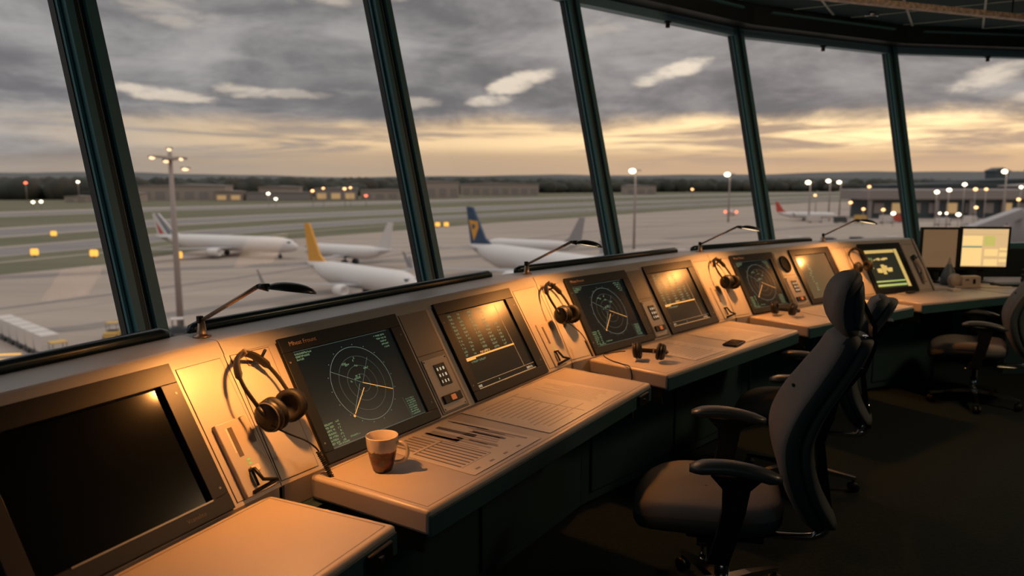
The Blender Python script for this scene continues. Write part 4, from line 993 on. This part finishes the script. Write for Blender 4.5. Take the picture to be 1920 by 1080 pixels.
M['hazew']=mat('hangar_pale',(.36,.30,.26),.7)  # pale wall tone has the distance haze mixed in
B=[(-380,880,'long pale hangar left of the near mast',95,40,16,'hazew',0),(-318,850,'small bright building under the long pale hangar',30,20,10,'bldg',1),(-412,800,'low pale shed left of the first mullion',40,20,9,'hazew',0),(-455,790,'small pale shed at the left horizon',22,16,6,'hazew',0),
(-296,965,'far hangar right of the near mast',50,30,14,'bldg',0),(-265,860,'low grey sheds in the middle distance',70,20,9,'bldg2',0),(-205,880,'brown sheds behind the apron lamps',48,24,13,'bldg2',1),(-150,900,'white low building before the second mullion',60,24,11,'hazew',0),(-105,980,'pale hangar left of the second mullion',70,30,20,'hazew',0),
(-20,1180,'long low white building on the horizon',120,30,17,'hazew',0),(210,1250,'pale shed behind the tall lamp mast',50,30,14,'hazew',0)]
for x,y,l,w,d,h,mk,lit in B: bld('hangar',x,y,8,w,d,h,l,mk,bool(lit),group='sheds on the far side of the airfield')
# terminal
e=empty('terminal',T(262,455,GZ)@Rz(2),'long flat roofed terminal behind the fifth mullion','terminal')
b=MB().m('bldgd'); b.box(-52,48,-12,12,0,12); b.build('walls',e)
b=MB().m('bldg2'); b.box(-58,52,-16,14,11,17,.6); b.build('roof',e)
for i in range(9):
    b=MB().m('win_l' if i%3==1 else 'bldg2'); b.box(-50+i*11,-44+i*11,-12.6,-12.1,3,9); b.build('window',e)
for i in range(6):
    b=MB().m('bldg2'); b.box(-54+i*20,-52.4+i*20,-15,-13.6,0,11); b.build('column',e)
bld('terminal_block',352,478,2,60,40,18,'dark terminal block right of the long flat roof','bldgd',True)
bld('terminal_block',345,575,2,140,40,18,'dark row of buildings behind the long flat roof','bldgd',False,'bldgd')
bld('terminal_block',470,700,2,150,50,21,'dark terminal block on the right horizon','bldgd',False,'bldgd')
bld('tower_block',552,860,5,16,16,32,'small square tower on the right horizon','bldgd',False,'bldgd',z0=0)
bld('tower_block',452,650,5,12,12,30,'dark tower at the right picture edge','bldgd',False,'bldgd')
# jet bridge
e=empty('jet_bridge',(0,0,0),'sloping grey jet bridge at the right edge','jet bridge')
b=MB().m('grey_p'); a_=Vector((112,196,-14.4)); c_=Vector((150,222,-7.6)); d=(c_-a_).normalized(); n=Vector((-d.y,d.x,0)).normalized()
b.loft([[q+n*u*1.3+Vector((0,0,1.4*v)) for u,v in ((-1,-1),(1,-1),(1,1),(-1,1))] for q in (a_,c_)],True,False); b.build('tunnel',e)
b=MB().m('grey_p'); b.lathe([(.001,0),(3.6,0),(3.6,12.4),(3.0,13.2),(.001,13.2)],20,T(153,224,GZ)); b.build('rotunda',e)
b=MB().m('dark_v'); b.box(-.4,.4,-.4,.4,0,5,mtx=T(118,200.5,GZ)); b.box(-1.6,1.6,-.5,.5,0,.9,mtx=T(118,200.5,GZ)@Rz(30)); b.build('drive_column',e)
e=bld('pier_building',178,212,-15,26,26,12,'grey pier building at the right picture edge beside the jet bridge','bldg2',False,'bldg2')
# bright lamps across the right hand apron
LT=[(1540,355),(0,0)]
def lampball(x,y,z,r,mk,label):
    e=empty('apron_lamp',T(x,y,GZ),label,'lamp','lamps around the terminal'); b=MB().m('pole'); b.tube([(0,0,0),(0,0,z-GZ)],max(.15,r*.18),6); b.build('pole',e)
    b=MB().m(mk); b.ell((0,0,z-GZ),r*1.2,r*.8,r*.8,12); b.build('lamp_head',e)
LB=[(1757,360,330,1.35,'glow_w','bright lamp above the left part of the terminal roof'),(1780,356,330,1.3,'glow_w','second bright lamp above the terminal roof'),(1809,346,330,1.25,'glow_w','highest lamp above the terminal roof'),(1829,355,330,1.2,'glow_o','orange lamp above the right end of the terminal roof'),(1849,355,330,1.,'glow_o','small orange lamp at the right end of the terminal roof'),
(1797,402,300,1.2,'glow_w','bright lamp below the terminal roof'),(1830,389,300,1.,'glow_o','orange lamp right below the terminal roof'),(1762,400,300,.7,'glow_w','left small white lamp below the terminal roof'),(1775,400,300,.7,'glow_w','right small white lamp below the terminal roof'),(1910,374,300,1.,'glow_o','reddish lamp at the right picture edge'),(1915,351,320,1.,'glow_w','white lamp at the right edge above the horizon blocks'),
(1630,350,430,1.3,'glow_o','orange lamp on the horizon left of the fifth mullion'),(1595,380,380,1.2,'glow_o','orange lamp right of the far airliner nose'),(1619,392,370,1.1,'glow_o','orange lamp before the left end of the terminal'),(1656,393,370,1.2,'glow_o','dim orange lamp by the terminal columns'),(1675,400,360,1.35,'glow_w','bright lamp just left of the fifth mullion')]
F_=1400; TH=math.atan(200/1400)
for px,py,D,r,mk,l in LB:
    dx=(px-960)/F_; dy=-(py-540)/F_; yy=math.cos(TH)+dy*math.sin(TH); zz=-math.sin(TH)+dy*math.cos(TH); t=D/yy
    lampball(round(dx*t,1),D,round(1.65+zz*t,1),r*.66,mk,l)
LH=[(503,363,640,1.6,'glow_w','warm lamp before the low grey sheds'),(517,373,640,1.5,'glow_w','lower pale lamp before the low grey sheds'),(586,358,640,1.6,'glow_o','orange lamp above the brown sheds'),(606,353,640,1.3,'glow_o','faint lamp right of the orange one above the sheds'),(646,354,640,1.6,'glow_o','orange lamp left of the pale hangar'),(657,352,640,1.3,'glow_o','faint lamp beside the orange one at the pale hangar'),(686,367,640,1.6,'glow_r','red lamp in front of the pale hangar'),(48,343,760,1.9,'glow_r','red lamp above the trees at the far left'),(146,341,760,1.7,'glow_w','white lamp above the trees at the far left'),(62,379,600,1.5,'glow_w','left one of the lamp pair at the foot of the trees'),(77,378,600,1.5,'glow_w','right one of the lamp pair at the foot of the trees'),(1298,355,900,1.8,'glow_o','orange light on the horizon between the third and fourth mullions')]
for px,py,D,r,mk,l in LH:
    dx=(px-960)/F_; dy=-(py-540)/F_; yy=math.cos(TH)+dy*math.sin(TH); zz=-math.sin(TH)+dy*math.cos(TH); t=D/yy
    lampball(round(dx*t,1),D,round(1.65+zz*t,1),r*.78,mk,l)
# ------------------------------------------------------------------ woodland and hills
rg=random.Random(11)
b=MB().m('tree')
for pts_,n_,h0,h1,sp in (([(-900,960),(-620,985),(-430,1010),(-330,1060),(-200,1190),(-60,1330),(120,1460),(330,1540),(620,1600),(1000,1560)],640,16,29,38),([(-860,860),(-680,890),(-520,900),(-470,905)],120,16,28,18)):
    pts_=[Vector(p) for p in pts_]
    for i in range(n_):
        t=rg.random()*(len(pts_)-1); q=int(t); p_=pts_[q].lerp(pts_[q+1],t-q); x=p_.x+rg.uniform(-sp,sp); y=p_.y+rg.uniform(0,sp*2)
        h=rg.uniform(h0,h1); w=rg.uniform(10,24); b.ell((x,y,GZ+h*.45),w,w*.8,h*.55,8)
o=b.build('woodland'); tag(o,'dark wooded belt beyond the airfield','woodland',kind='stuff')
def hills(name,D,base,amp,mk,lab,seed):
    r_=random.Random(seed); ph=[r_.uniform(0,6) for _ in range(6)]; b=MB().m(mk); A=[];B_=[]
    for i in range(121):
        a=R(20+i*140/120); x,y=D*math.cos(a),D*math.sin(a)
        h=base+amp*(math.sin(i*.11+ph[0])*.5+math.sin(i*.27+ph[1])*.3+math.sin(i*.71+ph[2])*.13+math.sin(i*1.7+ph[3])*.06)
        A.append(Vector((x,y,GZ))); B_.append(Vector((x*1.12,y*1.12,GZ+max(h,2))))
    for i in range(120): b.quad([A[i],A[i+1],B_[i+1],B_[i]],True)
    tag(b.build(name),lab,'hill',kind='structure')
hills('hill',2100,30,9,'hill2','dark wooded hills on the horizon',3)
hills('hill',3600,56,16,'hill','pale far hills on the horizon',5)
# ------------------------------------------------------------------ sky
w=bpy.data.worlds.new('evening_sky'); bpy.context.scene.world=w; w.use_nodes=True; nt=w.node_tree; nt.nodes.clear()
N=nt.nodes.new; Lk=nt.links.new
def math_(op,a,b_=None,clamp=False):
    n=N('ShaderNodeMath'); n.operation=op; n.use_clamp=clamp
    for i,v in enumerate((a,b_)):
        if v is None: continue
        if isinstance(v,(int,float)): n.inputs[i].default_value=v
        else: Lk(v,n.inputs[i])
    return n.outputs[0]
def mixc(f,a,b_,bt='MIX'):
    n=N('ShaderNodeMix'); n.data_type='RGBA'; n.blend_type=bt
    for i,v in ((0,f),(6,a),(7,b_)):
        if isinstance(v,(int,float)): n.inputs[i].default_value=v
        elif isinstance(v,tuple): n.inputs[i].default_value=(*v,1)
        else: Lk(v,n.inputs[i])
    return n.outputs[2]
def mrange(v,a,b_,c_=0.,d=1.,smooth=True):
    n=N('ShaderNodeMapRange'); n.interpolation_type='SMOOTHSTEP' if smooth else 'LINEAR'
    n.inputs['From Min'].default_value=a; n.inputs['From Max'].default_value=b_; n.inputs['To Min'].default_value=c_; n.inputs['To Max'].default_value=d; Lk(v,n.inputs['Value']); return n.outputs[0]
tc=N('ShaderNodeTexCoord'); sp_=N('ShaderNodeSeparateXYZ'); Lk(tc.outputs['Generated'],sp_.inputs[0]); X,Y,Z=sp_.outputs
Zc=math_('MAXIMUM',Z,0.0)
az=math_('ARCTAN2',X,Y)      # 0 = ahead, + = right (radians)
den=math_('ADD',Zc,.09); px_=math_('DIVIDE',X,den); py_=math_('DIVIDE',Y,den)
cv=N('ShaderNodeCombineXYZ'); Lk(px_,cv.inputs[0]); Lk(py_,cv.inputs[1])
def noise(scale,detail,vec,off=0.,rough=.55,dist=0.,stretch=(1,1,1)):
    mpn=N('ShaderNodeMapping'); mpn.inputs['Location'].default_value=(off,off*1.7,0); mpn.inputs['Scale'].default_value=stretch; Lk(vec,mpn.inputs[0]); n=N('ShaderNodeTexNoise'); n.inputs['Scale'].default_value=scale; n.inputs['Detail'].default_value=detail; n.inputs['Roughness'].default_value=rough; n.inputs['Distortion'].default_value=dist; Lk(mpn.outputs[0],n.inputs['Vector']); return n.outputs['Fac']
n1=noise(.62,7,cv.outputs[0],3.1,.58,.6); n2=noise(1.7,7,cv.outputs[0],8.7,.6,.5)
cv2=N('ShaderNodeCombineXYZ'); Lk(az,cv2.inputs[0]); Lk(math_('MULTIPLY',Zc,3.0),cv2.inputs[1]); n3=noise(4.6,8,cv2.outputs[0],1.3,.62,.35); n4=noise(15,6,cv2.outputs[0],5.5,.6,.3)
cv3=N('ShaderNodeCombineXYZ'); Lk(math_('MULTIPLY',az,.55),cv3.inputs[0]); Lk(math_('MULTIPLY',Zc,7.0),cv3.inputs[1]); n5=noise(5.2,6,cv3.outputs[0],2.2,.6,.6)
right=mrange(az,-.62,.62)
dark=(.178,.170,.178); light=(.42,.40,.395)
deck=mixc(mrange(math_('ADD',math_('MULTIPLY',n1,.45),math_('MULTIPLY',n3,.55)),.40,.64),dark,light)
deck=mixc(mrange(n2,.50,.74,0,.30),deck,(.50,.47,.455))
deck=mixc(math_('MULTIPLY',right,.22),deck,mixc(1.,deck,(1.25,1.02,.88),'MULTIPLY'))
# warm strip above the horizon
edge_=math_('ADD',Z,math_('MULTIPLY',math_('SUBTRACT',n3,.5),-.075))
lowm=mrange(edge_,.094,.062)
warm=mixc(right,(.50,.37,.26),(.80,.52,.29))
streak=math_('MULTIPLY',mrange(n5,.47,.60,0,1),mrange(Z,.004,.03))
warm=mixc(math_('MULTIPLY',streak,.75),warm,mixc(right,(.36,.30,.26),(.46,.33,.255)))
brightband=math_('MULTIPLY',mrange(Z,.030,.050),mrange(edge_,.090,.066)); brightband=math_('MULTIPLY',brightband,mrange(n5,.60,.44))
warm=mixc(math_('MULTIPLY',brightband,mrange(az,-.35,.5,.25,1.)),warm,(1.55,1.10,.60))
lowm=math_('MULTIPLY',lowm,mrange(az,-.66,-.25,.15,1.))
sky=mixc(lowm,deck,warm)
# horizon haze
hz=mrange(Z,.040,.012); sky=mixc(math_('MULTIPLY',hz,.75),sky,mixc(right,(.40,.325,.265),(.72,.46,.28)))
# bright gaps in the deck
def gap(a0,z0,sa,sz,st,k=0.):
    da=math_('DIVIDE',math_('SUBTRACT',az,a0),sa); dz=math_('DIVIDE',math_('SUBTRACT',math_('SUBTRACT',Z,z0),math_('MULTIPLY',math_('SUBTRACT',az,a0),k)),sz)
    r=math_('ADD',math_('MULTIPLY',da,da),math_('MULTIPLY',dz,dz)); r=math_('ADD',r,math_('ADD',math_('MULTIPLY',math_('SUBTRACT',n4,.5),4.5),math_('MULTIPLY',math_('SUBTRACT',n3,.5),4.))); return mrange(r,1.1,-.25,0,st)
for (a0,z0,sa,sz,st,k_) in ((.0,.122,.050,.013,.75,.30),(-.03,.105,.035,.009,.5,.1),(.20,.137,.060,.012,.85,.28),(-.425,.102,.055,.009,.55,-.12),(-.335,.110,.035,.010,.5,-.1),(-.29,.108,.05,.006,.3,0.),(-.66,.26,.06,.03,.3,0.),(.56,.115,.05,.014,.6,.2),(.62,.093,.05,.010,.6,0.),(-.12,.100,.03,.008,.35,0.),(.12,.19,.07,.018,.22,0.),(-.2,.235,.10,.02,.35,.1),(-.42,.20,.06,.02,.25,-.2)):
    sky=mixc(gap(a0,z0,sa,sz,st,k_),sky,(1.05,.88,.70))
# overcast zenith brighter, below horizon dull
sky=mixc(mrange(Z,.30,.8),sky,(1.0,.93,.88))
sky=mixc(mrange(Z,-.01,-.05),sky,(.12,.105,.09))
bg=N('ShaderNodeBackground'); bg.inputs[1].default_value=1.0; Lk(sky,bg.inputs[0]); wo=N('ShaderNodeOutputWorld'); Lk(bg.outputs[0],wo.inputs[0])
# sunset glow light from the right-hand horizon
s=bpy.data.lights.new('sunset','SUN'); s.energy=.35; s.angle=R(25); s.color=(1,.72,.48); so=bpy.data.objects.new('sunset',s); C.objects.link(so)
so.rotation_euler=Vector((-.75,-.55,-.42)).to_track_quat('-Z','Y').to_euler()
# added unseen fill from behind and the side; warm lamp over the right-hand floor
def area(name,loc,target,size,en,col):
    l=bpy.data.lights.new(name,'AREA'); l.energy=en; l.size=size; l.color=col; o=bpy.data.objects.new(name,l); C.objects.link(o); o.location=loc
    o.rotation_euler=(Vector(target)-Vector(loc)).to_track_quat('-Z','Y').to_euler(); return o
area('room_fill',(-.6,-.8,2.9),(.9,3.0,.5),2.0,6.5,(.72,.80,.82))
area('side_fill',(5.5,.5,2.9),(2.5,3.5,.3),1.5,6,(.50,.80,.95))
area('floor_light',(4.3,3.4,3.0),(3.5,3.8,0),.5,38,(1,.66,.36))
# ------------------------------------------------------------------ camera
cam=bpy.data.cameras.new('camera'); cam.sensor_width=36; cam.lens=1400/1920*36; cam.clip_end=9000; cam.clip_start=.05
cam.dof.use_dof=True; cam.dof.focus_distance=2.6; cam.dof.aperture_fstop=2.4
co=bpy.data.objects.new('camera',cam); C.objects.link(co); co.location=(0,0,1.65); co.rotation_euler=(PI/2-TH,0,0); bpy.context.scene.camera=co
vs=bpy.context.scene.view_settings; vs.view_transform='Standard'; vs.look='None'; vs.exposure=0; vs.gamma=1
